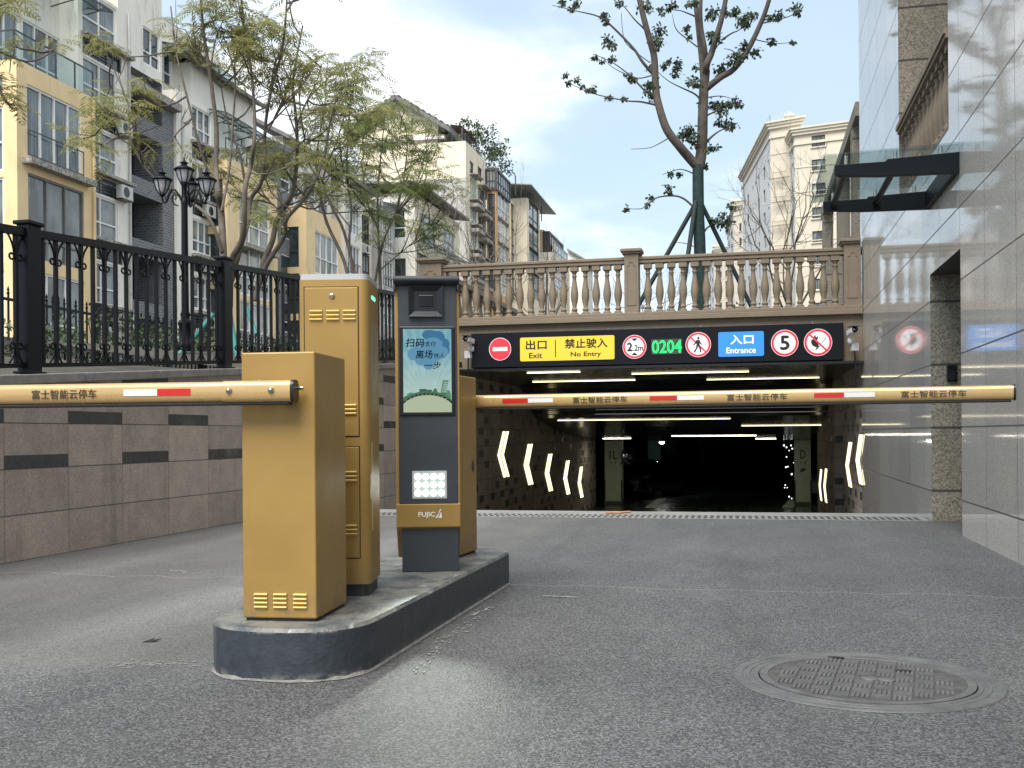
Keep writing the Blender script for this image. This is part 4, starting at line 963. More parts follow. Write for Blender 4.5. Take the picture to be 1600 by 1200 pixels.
p = onY(1034, 696, 44); t = thing('hall_lamp', 'small bright white lamp under the garage ceiling beside the teal pillar', 'lamp', (p.x, 44, .62)); mb = MB(); mb.lathe([(.10, .0), (.13, .03), (.13, .06)], (0, 0, -.06), 12); mb.build('lamp_shade', CAMW, t); mb = MB(); mb.lathe([(.02, -.075), (.085, -.05), (.10, .0)], (0, 0, -.05), 12); mb.build('bulb', HL, t)
# cars parked in the dark
CARP = [M('car_black', (.008, .009, .012), .12, coat=1), M('car_grey', (.10, .10, .11), .15, .3, coat=1), M('car_white', (.55, .55, .53), .2, coat=1)]
CGL = M('car_glass', (.004, .005, .006), .04); TYRE = M('tyre', (.01, .01, .011), .8); HLG = M('headlight', (.6, .62, .65), .08, .6)
def car(label, loc, rz, mat):
    t = thing('parked_car', label, 'car', loc, rz, 'cars parked in the garage')
    bod = [(-2.2, .30), (-2.25, .55), (-2.1, .78), (-1.2, .93), (1.75, .98), (2.2, .90), (2.25, .5), (2.2, .28)]
    def loft(secs, mi, mb):
        n = len(secs[0]); vs = [p for sct in secs for p in sct]
        mb.add(vs, [(i*n+k, i*n+(k+1) % n, (i+1)*n+(k+1) % n, (i+1)*n+k) for i in range(len(secs)-1) for k in range(n)]+[tuple(range(n-1, -1, -1)), tuple(range((len(secs)-1)*n, len(secs)*n))], mi, False)
    mb = MB(); secs = []
    for x, zt, w_ in ((-2.28, .58, .55), (-2.2, .70, .74), (-1.9, .80, .86), (-1.1, .92, .90), (0, .96, .91), (1.3, .98, .91), (1.9, .98, .86), (2.2, .90, .78), (2.28, .70, .65)):
        zb = .30 if abs(x) > 2.1 else .22; secs.append([(x, -w_*.92, zb), (x, -w_, (zb+zt)/2), (x, -w_*.9, zt-.02), (x, 0, zt+.03), (x, w_*.9, zt-.02), (x, w_, (zb+zt)/2), (x, w_*.92, zb)])
    loft(secs, 0, mb); mb.build('body', mat, t, bevel=.02)
    mb = MB(); secs = []
    for x, z, w_ in ((-1.15, .90, .80), (-.35, 1.40, .64), (.3, 1.47, .64), (1.1, 1.43, .62), (1.85, .96, .72)): secs.append([(x, -.82, .88), (x, -w_, z), (x, 0, z+.03), (x, w_, z), (x, .82, .88)])
    loft(secs, 0, mb); mb.build('cabin_glass', CGL, t, bevel=.03)
    mb = MB(); mb.add([(-.35, -.62, 1.415), (.3, -.62, 1.485), (1.1, -.60, 1.445), (1.1, .60, 1.445), (.3, .62, 1.485), (-.35, .62, 1.415)], [(0, 1, 2, 3, 4, 5)]); mb.add([(-.35, 0, 1.44), (.3, 0, 1.51), (1.1, 0, 1.47)], []); mb.build('roof', mat, t)
    for sx in (-1.4, 1.35):
        for sy in (-1, 1):
            mb = MB(); mb.lathe([(.20, -.11), (.30, -.11), (.32, -.06), (.32, .06), (.30, .11), (.20, .11)], (sx, sy*.78, .32), 18, axis='y'); wh = mb.build('wheel', TYRE, t); mb = MB(); mb.lathe([(.21, -.115), (.21, .115)], (sx, sy*.78, .32), 12, axis='y'); mb.build('rim', STEEL, wh)
    for sy in (-1, 1):
        mb = MB(); mb.slab([(-.20, -.05), (.16, -.07), (.20, .05), (-.14, .07)], (-2.21, sy*.56, .66), (0, 1, 0), (.15, 0, 1), -.04, .06); mb.build('headlight', HLG, t)
car('black car parked nose out right of the 1L pillar', (onY(1006, 770, 42).x, 43.2, -1.62), R(70), CARP[0])
car('dark car parked behind the teal pillar, farther back', (onY(1047, 770, 52).x, 53, -1.62), R(70), CARP[0])
car('pale car parked behind the D pillar on the right', (onY(1290, 765, 42).x, 42.6, -1.62), R(80), CARP[2])
SPARK = emis('spark_white', (.9, 1, .95), 1.2); t = thing('glint_cluster', 'cluster of small glowing blobs standing in for white glints just left of the D pillar', 'lights', (onY(1232, 740, 40).x, 40, -.5)); mb = MB(); rg = random.Random(4)  # emissive blobs added in place of unclear white glints, no real lamps
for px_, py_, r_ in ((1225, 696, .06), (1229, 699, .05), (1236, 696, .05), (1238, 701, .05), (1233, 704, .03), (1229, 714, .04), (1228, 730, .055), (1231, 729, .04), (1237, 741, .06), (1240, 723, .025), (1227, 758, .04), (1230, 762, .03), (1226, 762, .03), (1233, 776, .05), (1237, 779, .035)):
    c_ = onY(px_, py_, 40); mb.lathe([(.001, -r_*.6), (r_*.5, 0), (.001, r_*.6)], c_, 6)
mb.build('glint_blobs', SPARK, t, True)
mb = MB(); mb.tube([onY(1226, 693, 40.02), onY(1230, 715, 40.02), onY(1228, 740, 40.02), onY(1231, 780, 40.02)], .006, 4); mb.tube([onY(1237, 693, 40.02), onY(1239, 720, 40.02), onY(1237, 745, 40.02), onY(1236, 780, 40.02)], .006, 4); mb.build('added_wire', BLACKP, t, True)  # invented strands linking the glint blobs
for a_, b_, lb in ((1008, 1030, 'pale bay line painted on the dark garage floor beside the black car'), (1222, 1236, 'pale bay line painted on the dark garage floor left of the D pillar')):
    mb = MB()
    q = onZ(a_, 793, -1.612); r2 = onZ(b_, 776, -1.612); mb.add([(q.x, q.y, q.z), (q.x+.35, q.y, q.z), (r2.x+.35, r2.y, r2.z), (r2.x, r2.y, r2.z)], [(0, 1, 2, 3)])
    tag(mb.build('floor_marking', COLP), lb, 'road marking')

# ------------------------------------------------------------------ polished granite building on the right
t = thing('granite_building', 'grey polished granite building rising along the right side of the lane', 'building', (4, 6, 0))
D0, D1, DH = 9.90, 11.50, 2.52                       # doorway; balcony opening above
B0, B1, BS = 10.40, 13.70, 3.72
HT = 17.0; X = XR
mb = MB()
def wq(y0, y1, z0, z1): mb.add([(X, y0, z0), (X, y0, z1), (X, y1, z1), (X, y1, z0)], [(0, 1, 2, 3)])
wq(-7, D0, -2, HT); wq(D0, D1, DH, BS); wq(D1, 13.70, -2, BS); wq(B1, YF+.3, -2, HT); wq(D0, B0, BS, HT)
wq(B0, B1, 10.4, HT)
mb.add([(X, YF+.3, 2.7), (X+6, YF+.3, 2.7), (X+6, YF+.3, HT), (X, YF+.3, HT)], [(0, 1, 2, 3)]); mb.add([(X, -7, -2), (X+6, -7, -2), (X+6, -7, HT), (X, -7, HT)], [(0, 1, 2, 3)])
mb.add([(X, -7, HT), (X, YF+.3, HT), (X+6, YF+.3, HT), (X+6, -7, HT)], [(0, 1, 2, 3)])
mb.build('wall', GRAN, t, True)
mb = MB(); DX = X+1.3
def jamb(y, x0, x1, z0, z1): mb.add([(x0, y, z0), (x1, y, z0), (x1, y, z1), (x0, y, z1)], [(0, 1, 2, 3)])
jamb(D1, X, DX, -.2, DH); jamb(D0, X, DX, -.2, DH); mb.add([(DX, D0, -.2), (DX, D0, DH), (DX, D1, DH), (DX, D1, -.2)], [(0, 1, 2, 3)])
jamb(B1, X, X+1.8, BS, 10.4); jamb(B0, X, X+1.8, BS, 10.4); mb.add([(X+1.8, B0, BS), (X+1.8, B0, 10.4), (X+1.8, B1, 10.4), (X+1.8, B1, BS)], [(0, 1, 2, 3)])
mb.build('recess_stone', ROUGHS, t, True)
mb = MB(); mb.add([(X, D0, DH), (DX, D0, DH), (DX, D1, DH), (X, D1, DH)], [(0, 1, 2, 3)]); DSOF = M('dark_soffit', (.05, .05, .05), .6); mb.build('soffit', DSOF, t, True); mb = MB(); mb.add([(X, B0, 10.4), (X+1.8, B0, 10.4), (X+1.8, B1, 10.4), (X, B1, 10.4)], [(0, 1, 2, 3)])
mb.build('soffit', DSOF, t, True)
mb = MB(); mb.add([(X, B0, BS), (X+1.8, B0, BS), (X+1.8, B1, BS), (X, B1, BS)], [(0, 1, 2, 3)]); mb.build('balcony_floor', CONC, t, True)
mb = MB(); mb.box((X-.02, B0+.01, 4.56), (X+.16, B1-.01, 4.60)); mb.box((X-.04, B0+.01, 4.60), (X+.18, B1-.01, 4.65)); mb.box((X+.0, B0+.01, BS-.01), (X+.14, B1-.01, BS+.04)); mb.build('balcony_rail', TAUPE, t, True)
for k in range(12):
    o = first.copy(); COL.objects.link(o); o.parent = t; o.name = 'baluster'; o.location = WM[t].inverted() @ Vector((X+.08, B0+.2+.265*k, BS+.02))
    o.scale = (1, 1, .98)
mb = MB(); p = onY(1487, 583, D1-.03); mb.box((p.x-.045, D1-.035, p.z-.085), (p.x+.05, D1-.002, p.z+.085)); kp = mb.build('keypad', BLACKP, t, True, bevel=.006)
mb = MB()
for i in range(3):
    for j in range(4): mb.box((p.x-.022+.018*i, D1-.038, p.z-.06+.02*j), (p.x-.012+.018*i, D1-.0345, p.z-.05+.02*j))
mb.build('keys', CHAR, kp, True)
# awning of glass on dark steel brackets
STEELD = M('dark_blue_steel', (.005, .007, .011), .4, spec=.22)
t = thing('glass_awning', 'glass entrance awning on two dark steel brackets on the granite wall', 'awning', (XR, 10.6, 3.3))
for y0 in (9.93, 11.46):
    mb = MB(); mb.slab([(0, -.085), (-.66, -.075), (-1.02, -.05), (-1.05, -.03), (-1.05, .05), (-.62, .055), (-.60, .075), (0, .10)], (XR, y0, 3.27), (1, 0, 0), (0, 0, 1), -.03, .03)
    mb.build('bracket', STEELD, t, True, bevel=.004)
mb = MB(); mb.tube([(XR-.95, 9.93, 3.275), (XR-.95, 11.46, 3.275)], .032, 8); mb.tube([(XR-.53, 9.93, 3.275), (XR-.53, 11.46, 3.275)], .032, 8); mb.build('cross_bar', STEELD, t, True)
mb = MB(); mb.box((XR-.05, 9.96, 3.19), (XR-.002, 11.43, 3.36)); mb.build('wall_rail', STEELD, t, True)
mb = MB(); mb.slab([(-1.16, .365-.275), (0, .40-.275), (0, .415-.275), (-1.16, .38-.275)], (XR, 9.72, 3.27), (1, 0, 0), (0, 0, 1), -1.98, 0); mb.build('glass_sheet', CGLASS, t, True)
mb = MB()
for y0 in (9.93, 11.46):
    for x0 in (-.95, -.53, -.15): mb.tube([(XR+x0, y0, 3.30), (XR+x0, y0, 3.40+.03*(1+x0))], .018, 8)
mb.build('glass_bolt', STEEL, t, True)
# stone frame beyond the balustrade
t = thing('stone_pergola', 'grey stone frame with a long beam on columns beyond the balustrade', 'pergola', (1.9, 21, 2.75))
mb = MB(); mb.box((1.80, 18.95, 6.33), (2.06, 28, 6.58)); mb.build('beam', ROUGHS, t, True, bevel=.01)
for y0 in (19.6, 22.8, 27.3): mb = MB(); mb.box((1.81, y0, 2.7), (2.05, y0+.4, 6.33)); mb.build('column', ROUGHS, t, True)

# ================================================================== BUILDINGS
YEL = M('yellow_render', (.78, .595, .335), .85, 0, .05, 1.2, .15, 30, dirt=.35, dcol=(.42, .30, .16), streak=True)
CREAM = M('cream_render', (.78, .69, .53), .85, 0, .05, .8, .1, 30, dirt=.40, dcol=(.38, .33, .25), streak=True)
WHITEW = M('white_render', (.80, .755, .67), .85, 0, .05, .8, .1, 30, dirt=.5, dcol=(.32, .30, .27), streak=True)
GREYW = M('grey_render', (.42, .405, .38), .85, 0, .08, .8, dirt=.3)
ORNG = M('orange_render', (.60, .38, .19), .85, 0, .06, 1, dirt=.3, dcol=(.4, .26, .14), streak=True)
def brickm():
    m, g, b = base_mat('grey_brick'); p = g.pos(); x, y, z = g.xyz(p)
    br = g.n('ShaderNodeTexBrick', {'Vector': g.vec(g.m('ADD', x, y), z, 0), 'Color1': (.10, .105, .115, 1), 'Color2': (.16, .165, .175, 1), 'Mortar': (.26, .26, .26, 1), 'Scale': 1.0, 'Mortar Size': .016, 'Brick Width': .30, 'Row Height': .13})
    g.set(b.inputs['Base Color'], br.outputs[0]); b.inputs['Roughness'].default_value = .7; return m
BRICK = brickm(); DARKIN = M('balcony_shadow_wall', (.10, .105, .11), .8)
FRW = M('white_frame', (.80, .80, .78), .5); FRD = M('dark_frame', (.05, .052, .055), .5); FRG = M('brown_grey_frame', (.17, .16, .15), .5)
ROOF = M('grey_roof_tile', (.17, .165, .16), .8, 0, .2, 2, .3, 20); STAIN = M('stained_ledge', (.30, .28, .25), .9, 0, .7, 7, .3, 20)

def facade(mb, O, U, w, z0, z1, wins, mi=0, depth=.22):
    """wall strip in the vertical plane through O along U with real openings and reveals"""
    U = Vector((U[0], U[1], 0)).normalized(); N = Vector((U.y, -U.x, 0)); O = Vector((O[0], O[1], 0)); Z = Vector((0, 0, 1))
    us = sorted({0, w, *[max(0, min(w, q)) for r in wins for q in r[:2]]}); zs = sorted({z0, z1, *[max(z0, min(z1, q)) for r in wins for q in r[2:4]]})
    pt = lambda u, z, d=0: O+U*u+Z*z-N*d
    for i in range(len(us)-1):
        for j in range(len(zs)-1):
            cu, cz_ = (us[i]+us[i+1])/2, (zs[j]+zs[j+1])/2
            if any(r[0] < cu < r[1] and r[2] < cz_ < r[3] for r in wins): continue
            mb.add([pt(us[i], zs[j]), pt(us[i+1], zs[j]), pt(us[i+1], zs[j+1]), pt(us[i], zs[j+1])], [(0, 1, 2, 3)], mi)
    for r in wins:
        u0, u1, a, b = r[:4]; d = depth if len(r) < 5 or not isinstance(r[4], dict) else r[4].get('depth', depth)
        q = [pt(u0, a), pt(u1, a), pt(u1, b), pt(u0, b)]; q2 = [pt(u0, a, d), pt(u1, a, d), pt(u1, b, d), pt(u0, b, d)]
        mb.add(q+q2, [(0, 1, 5, 4), (1, 2, 6, 5), (2, 3, 7, 6), (3, 0, 4, 7)], mi)
def window(par, O, U, r, nx=2, split=.35, fr=FRW, pn=PANE, depth=.12, fw=.08, sill=None, rail=None):
    U = Vector((U[0], U[1], 0)).normalized(); N = Vector((U.y, -U.x, 0)); O = Vector((O[0], O[1], 0)); Z = Vector((0, 0, 1)); u0, u1, a, b = r[:4]
    mb = MB(); P = lambda u, z, d: O+U*u+Z*z-N*d
    def bar(ua, ub, za, zb): mb.obox(P(ua, za, depth), U*(ub-ua), Z*(zb-za), N*.07)
    bar(u0, u0+fw, a, b); bar(u1-fw, u1, a, b); bar(u0+fw, u1-fw, b-fw, b); bar(u0+fw, u1-fw, a, a+fw)
    zs = a+(b-a)*split if split else None
    for k in range(1, nx): uu_ = u0+(u1-u0)*k/nx; bar(uu_-fw*.45, uu_+fw*.45, a+fw, b-fw)
    if zs: mb.obox(P(u0+fw, zs-fw*.45, depth-.004), U*(u1-u0-2*fw), Z*fw*.9, N*.07)
    w_ = mb.build('window', fr, par, True)
    mb = MB(); mb.add([P(u0, a, depth), P(u1, a, depth), P(u1, b, depth), P(u0, b, depth)], [(0, 1, 2, 3)]); mb.build('pane', pn, w_, True)
    if sill: mb = MB(); mb.obox(P(u0-.12, a-.14, 0), U*(u1-u0+.24), Z*.14, N*.16); mb.build('sill', sill, w_, True)
    if rail:
        mb = MB(); h = a+(b-a)*.36
        for z_ in (h, a+.06): mb.obox(P(u0, z_, -.05), U*(u1-u0), Z*.04, N*.04)
        n = max(2, int((u1-u0)/rail))
        for k in range(n+1): mb.obox(P(u0+(u1-u0-.02)*k/n, a+.06, -.055), U*.02, Z*(h-a-.06), N*.03)
        mb.build('railing', FRD, w_, True)
def block(t, O, U, w, d, z0, z1, wall, wins, side=None, roofm=ROOF, cap=.0, sidewins=()):
    """box volume: front facade along U with windows, near side face, flat top"""
    U = Vector((U[0], U[1], 0)).normalized(); N = Vector((U.y, -U.x, 0)); O = Vector((O[0], O[1], 0)); mb = MB(); Z = Vector((0, 0, 1))
    facade(mb, O, U, w, z0, z1, [q[:4] for q in wins])
    so = O-N*d; facade(mb, so, N, d, z0, z1, [q[:4] for q in sidewins], 1)          # near end face (looks back towards the camera)
    e = O+U*w; mb.add([e+Z*z0, e-N*d+Z*z0, e-N*d+Z*z1, e+Z*z1], [(0, 1, 2, 3)], 0)
    mb.add([O+Z*z1, e+Z*z1, e-N*d+Z*z1, O-N*d+Z*z1], [(0, 1, 2, 3)], 2)
    mb.add([so+Z*z0, so+U*w+Z*z0, so+U*w+Z*z1, so+Z*z1], [(3, 2, 1, 0)], 0)
    mb.build('wall', [wall, side or wall, roofm], t, True)
    for q in wins: window(t, O, U, q, **(q[4] if len(q) > 4 else {}))
    for q in sidewins: window(t, so, N, q, **(q[4] if len(q) > 4 else {}))
def awning(t, O, U, w, z, dep, mat=None):
    U = Vector((U[0], U[1], 0)).normalized(); N = Vector((U.y, -U.x, 0)); O = Vector((O[0], O[1], 0)); Z = Vector((0, 0, 1)); mb = MB(); mf = MB()
    mb.obox(O+Z*z, U*w, N*dep-Z*.25*dep, Z*.03)
    for k in range(5): p = O+U*(w*k/4)+Z*(z-.03); mf.bar(p, p+N*dep-Z*.25*dep, .05); mf.bar(p-Z*.6, p+N*dep*.7-Z*.18*dep, .04)
    for f in (.33, .66, 1.): mf.bar(O+N*dep*f+Z*(z-.03-.25*dep*f), O+U*w+N*dep*f+Z*(z-.03-.25*dep*f), .045)
    mb.build('awning', mat or RGLASS, t, True); mf.build('awning_frame', FRD, t, True)
def railing(t, O, U, w, z, h=1.05, glass=True, bars=.0):
    U = Vector((U[0], U[1], 0)).normalized(); N = Vector((U.y, -U.x, 0)); O = Vector((O[0], O[1], 0)); Z = Vector((0, 0, 1)); mb = MB()
    mb.obox(O+Z*(z+h), U*w, N*.05, Z*.05); n = max(1, round(w/1.3))
    for k in range(n+1): mb.obox(O+U*((w-.05)*k/n)+Z*z, U*.05, N*.05, Z*h)
    if bars:
        m_ = int(w/bars)
        for k in range(m_): mb.obox(O+U*(w*k/m_)+Z*z, U*.02, N*.02, Z*h)
    else:
        if not glass:
            for f in (.25, .5, .75): mb.obox(O+Z*(z+h*f), U*w, N*.03, Z*.03)
    rl = mb.build('railing', FRD, t, True)
    if glass: mb = MB(); mb.obox(O+N*.02+Z*(z+.05), U*w, N*.012, Z*(h-.05)); mb.build('railing_glass', RGLASS, rl, True)
ACM = M('ac_white', (.55, .55, .53), .6, dirt=.4)
def acunit(t, O, U, u, z):
    U = Vector((U[0], U[1], 0)).normalized(); N = Vector((U.y, -U.x, 0)); O = Vector((O[0], O[1], 0)); Z = Vector((0, 0, 1)); mb = MB(); p = O+U*u+Z*z+N*.08
    mb.obox(p, U*.85, N*.32, Z*.60); c = p+U*.34+N*.325+Z*.30; mb.add([c+U*(.24*math.cos(a))+Z*(.24*math.sin(a)) for a in np.linspace(0, 6.283, 17)[:-1]], [tuple(range(16))], 1)
    mb.obox(O+U*u+Z*(z-.05), U*.85, N*.42, Z*.04, 1); mb.build('air_conditioner', [ACM, BLACKP], t, True)
def pipe(t, O, U, u, z0, z1, m=None):
    U = Vector((U[0], U[1], 0)).normalized(); N = Vector((U.y, -U.x, 0)); O = Vector((O[0], O[1], 0)); p = O+U*u+N*.08
    mb = MB(); mb.tube([p+Vector((0, 0, z0)), p+Vector((0, 0, z1))], .055, 7); mb.build('drain_pipe', m or ACM, t, True)
XB = -27.0
def Yp(px, X=XB): return onX(px, 300, X).y
UP = (0, 1)
W = lambda u0, u1, a, b, **k: (u0, u1, a, b, k)
g0 = 2.2
# ---- first yellow bay (nearest), with a set-back upper storey
t = thing('apartment_building', 'nearest yellow apartment block at the left edge with a glass railed roof terrace', 'apartment building', (XB, 36, g0))
ya, yb = Yp(27), Yp(150)
u = lambda px: Yp(px)-ya
wins = [W(u(43), u(129), 11.75, 14.55, nx=4, split=.02, fr=FRW, pn=PANE, rail=1.3), W(u(44), u(131), 7.9, 11.15, nx=3, split=.24, fr=FRG, pn=PANE),
        W(u(43), u(131), 4.6, 7.4, nx=3, split=.3, fr=FRW, pn=PANE)]
sw = [W(6.9, 8.75, 14.05, 14.75, nx=2, split=0, fr=FRG), W(6.9, 8.75, 11.1, 13.55, nx=4, split=.45, fr=FRW, pn=PANE), W(6.9, 8.75, 7.6, 10.85, nx=3, split=.24, fr=FRW), W(6.9, 8.75, 4.4, 7.3, nx=3, split=.24, fr=FRW)]
sw = [(a-.0, b-.35, c, d, k) for a, b, c, d, k in sw]
block(t, (XB, ya), UP, yb-ya, 9, g0, 15.3, YEL, wins, YEL, sidewins=sw)
mb = MB(); mb.box((XB, ya+u(42)-.25, 11.42), (XB+.42, ya+u(133)+.2, 11.66)); mb.build('ledge', STAIN, t, True)
railing(t, (XB-.12, ya), UP, yb-ya, 15.3, 1.1); railing(t, (XB-8, ya+.05), (1, 0), 7.9, 15.3, 1.1)
wins = [W(.3, 2.0, 15.5, 18.0, nx=2, fr=FRW), W(2.2, 4.6, 15.5, 18.0, nx=3, fr=FRW)]
block(t, (XB-1.7, ya+.4), UP, yb-ya+1.2, 7, 15.3, 24, WHITEW, wins, WHITEW); awning(t, (XB-1.7, ya+.2), UP, 5.6, 19.8, 2.0)
pipe(t, (XB, ya), UP, yb-ya-.25, g0, 15.3, YEL); acunit(t, (XB-1.7, ya+.4), UP, 4.7, 17.0)
# ---- recessed white window bay beside it
t = thing('apartment_building', 'narrow recessed white bay of stacked windows right of the nearest yellow block', 'apartment building', (XB-.8, 41, g0))
X2 = XB-.8; a, b = yb+.0, Yp(205, X2); w_ = b-a
wins = []
for k in range(6):
    z = 3.0+2.9*k; wins.append(W(.30, w_*.72, z+.9, z+2.75, nx=2, split=.38, fr=FRW, pn=PANE)); 
    wins.append(W(.30, w_*.82, z-.05, z+.70, nx=1, split=0, fr=FRD, pn=PANED))
block(t, (X2, a+.01), UP, w_-.01, 8, g0, 20.4, WHITEW, wins, WHITEW)
for k in range(6): z = 3.0+2.9*k; railing(t, (X2+.02, a+.3), UP, w_*.55, z-.05, .55, False)
for k in range(6): z = 3.0+2.9*k; mb = MB(); mb.box((X2, a+.2, z+.74), (X2+.35, b-.1, z+.87)); mb.build('ledge', STAIN, t, True)
pipe(t, (X2, a), UP, w_*.95, g0, 20.4)
for k in (1, 3, 4): acunit(t, (X2, a), UP, w_*.66, 3.0+2.9*k+.0)
# ---- grey brick bay with deep balconies, white column
t = thing('apartment_building', 'grey brick stretch with deep dark balconies behind the street lamp', 'apartment building', (X2, 45, g0))
a, b = Yp(205, X2), Yp(272, X2); wins = []
for k in range(5): wins.append((.05, (b-a)*.72, 4.4+2.9*k, 6.5+2.9*k, dict(nx=3, split=.4, fr=FRD, pn=PANED, depth=1.6)))
mb = MB(); facade(mb, (X2, a), UP, b-a, g0, 17.0, [q[:4]+({'depth': 1.6},) for q in wins], 0); mb.box((X2-8, a+.01, g0), (X2-1.75, b-.01, 17)); mb.build('wall', BRICK, t, True)
for q in wins: window(t, (X2, a), UP, q, **q[4])
block(t, (X2-.6, a), UP, b-a, 7, 17.0, 23.0, WHITEW, [W((b-a)*.55, (b-a)*.95, 19, 20.8, nx=2, fr=FRW, pn=PANED)], WHITEW)
mb = MB(); mb.box((X2-.6, a, 17.0), (X2+.5, b, 17.35)); mb.build('ledge', STAIN, t, True)
# ---- white bay with stacked windows
t = thing('apartment_building', 'white bay with tall white framed windows and railed ledges right of the grey brick', 'apartment building', (X2, 49, g0))
a, b = Yp(272, X2), Yp(331, X2); wins = []
for k in range(5): z = 3.6+2.9*k; wins += [W((b-a)*.40, (b-a)*.92, z+1.0, z+2.7, nx=3, split=.36), W((b-a)*.40, (b-a)*.92, z, z+.72, nx=1, split=0, fr=FRD, pn=PANED)]
block(t, (X2+.15, a), UP, b-a, 8, g0, 18.2, WHITEW, wins, WHITEW)
for k in range(5): railing(t, (X2+.17, a+(b-a)*.40), UP, (b-a)*.52, 3.6+2.9*k, .5, False); mb = MB(); mb.box((X2+.15, a+(b-a)*.36, 3.6+2.9*k+.74), (X2+.5, b, 3.6+2.9*k+.88)); mb.build('ledge', STAIN, t, True)
block(t, (X2-1.6, a), UP, b-a+4, 6, 18.2, 22.6, WHITEW, [W(1.2, 2.6, 19.2, 21.0, nx=2, pn=PANED)], WHITEW); awning(t, (X2-1.6, a+.5), UP, 6, 21.0, 2.2)
pipe(t, (X2+.15, a), UP, .5, g0, 18.2); [acunit(t, (X2+.15, a), UP, (b-a)*.62, 3.6+2.9*k+.06) for k in (0, 1, 2, 3)]
# ---- second yellow bay (protrudes), dark window on its near side
t = thing('apartment_building', 'yellow apartment bay behind the tree trunks with a planted window box', 'apartment building', (XB, 55, g0))
X3 = XB+.35; a, b = Yp(355, X3), Yp(433, X3); w_ = b-a
f = lambda px: Yp(px, X3)-a
wins = [W(f(374), f(421), 11.5+2.9*k, 14.1+2.9*k, nx=3, split=.38, fr=FRW, pn=PANEL) for k in (-2, -1, 0)]
block(t, (X3, a), UP, w_, 6, g0, 15.6, YEL, wins, YEL, sidewins=[W(4.55, 5.75, 6.2+2.9*k, 8.7+2.9*k, nx=1, split=.45, fr=FRD, pn=PANED) for k in range(3)])
mb = MB(); mb.box((X3, a+f(370), 11.1), (X3+.5, a+f(424), 11.35)); mb.build('ledge', STAIN, t, True); railing(t, (X3-.1, a), UP, w_, 15.6, 1.0)
block(t, (X3-1.8, a-.4), UP, w_+1, 6, 15.6, 20.6, WHITEW, [W(1, 3, 16.2, 18.2, nx=2), W(4, 6, 16.2, 18.2, nx=2)], WHITEW); awning(t, (X3-1.8, a), UP, w_, 18.4, 1.8)
mb = MB(); P_ = [(X3-1.2, a-1.2, 20.55), (X3-1.2, a+w_+1.5, 20.55), (X3-5, a+w_+1.5, 22.4), (X3-5, a-1.2, 22.4)]; mb.add(P_, [(0, 1, 2, 3)]); mb.add([(p[0], p[1], p[2]-.2) for p in P_], [(3, 2, 1, 0)]); mb.add(P_+[(p[0], p[1], p[2]-.2) for p in P_], [(0, 4, 5, 1), (0, 3, 7, 4), (1, 5, 6, 2)]); mb.build('roof', ROOF, t, True)
# ---- grey brick slot
t = thing('apartment_building', 'narrow dark grey brick strip between the two yellow bays on the right', 'apartment building', (X2, 59, g0))
a, b = Yp(432, X2), Yp(458, X2); wins = [W(.6, b-a-.4, 4.4+2.9*k, 6.3+2.9*k, nx=1, fr=FRW, pn=PANED) for k in range(5)]
block(t, (X2, a), UP, b-a, 6, g0, 18.8, BRICK, wins, BRICK)
# ---- third yellow bay
t = thing('apartment_building', 'yellow apartment bay just left of and above the tall gold cabinet', 'apartment building', (XB, 63, g0))
a, b = Yp(478, X3), Yp(532, X3); f = lambda px: Yp(px, X3)-a
block(t, (X3, a), UP, b-a, 6, g0, 15.2, YEL, [W(f(492), f(528), 11.2+2.9*k, 13.9+2.9*k, nx=4, split=.40, fr=FRW, pn=PANEL) for k in (-2, -1, 0)], YEL, sidewins=[W(4.2, 5.5, 11.4+2.9*k, 13.9+2.9*k, nx=1, split=.4, fr=FRD, pn=PANED) for k in (-2, -1, 0)])
block(t, (X3-1.5, a), UP, b-a+2, 6, 15.2, 19.6, WHITEW, [W(.6, 2.4, 16, 18.2, nx=2), W(3, 5, 16, 18.2, nx=2), W(5.5, 7.2, 16, 18.2, nx=2)], WHITEW)
mb = MB(); P_ = [(X3-.9, a-.5, 19.5), (X3-.9, a+13, 19.5), (X3-5.5, a+13, 22), (X3-5.5, a-.5, 22)]; mb.add(P_, [(0, 1, 2, 3)]); mb.add(P_+[(p[0], p[1], p[2]-.25) for p in P_], [(0, 4, 5, 1), (0, 3, 7, 4), (7, 6, 5, 4)]); mb.build('roof', ROOF, t, True)
# ---- white run with many glazed balconies up to the big gabled house
t = thing('apartment_building', 'long whitish apartment row with glazed balconies and stepped roofs behind the green trees', 'apartment building', (X2, 78, g0))
a, b = Yp(532, X2), Yp(648, X2); n = 5; w_ = (b-a)/n
for k in range(n):
    wall = [WHITEW, CREAM, GREYW, WHITEW, CREAM][k]; xx = X2+[.3, -.2, .5, .1, .6][k]; zt = [18.6, 19.4, 18.9, 19.6, 18.8][k]; wins = []
    for fl in range(5): z = 3.4+2.9*fl; wins.append(W(w_*.14, w_*.86, z+.3, z+2.4, nx=4, split=.38, fr=[FRW, FRD, FRW][k % 3], pn=[PANE, PANEL, PANED][(k+fl) % 3], rail=.5 if (k+fl) % 2 else None))
    block(t, (xx, a+w_*k), UP, w_-.02, 6, g0, zt, wall, wins, wall)
    awning(t, (xx, a+w_*k+.3), UP, w_*.8, zt-.1, 1.4); pipe(t, (xx, a+w_*k), UP, w_*.06, g0, zt)
    for fl in range(5):
        if (fl+k) % 2: acunit(t, (xx, a+w_*k), UP, w_*.30, 3.4+2.9*fl-.55)
    if k in (0, 1, 3): block(t, (xx-2, a+w_*k+.6), UP, w_-1, 5, zt, zt+2.6, WHITEW, [W(.8, 2.6, zt+.5, zt+2, nx=2), W(3, 4.4, zt+.5, zt+2, nx=2, pn=PANED)], GREYW)
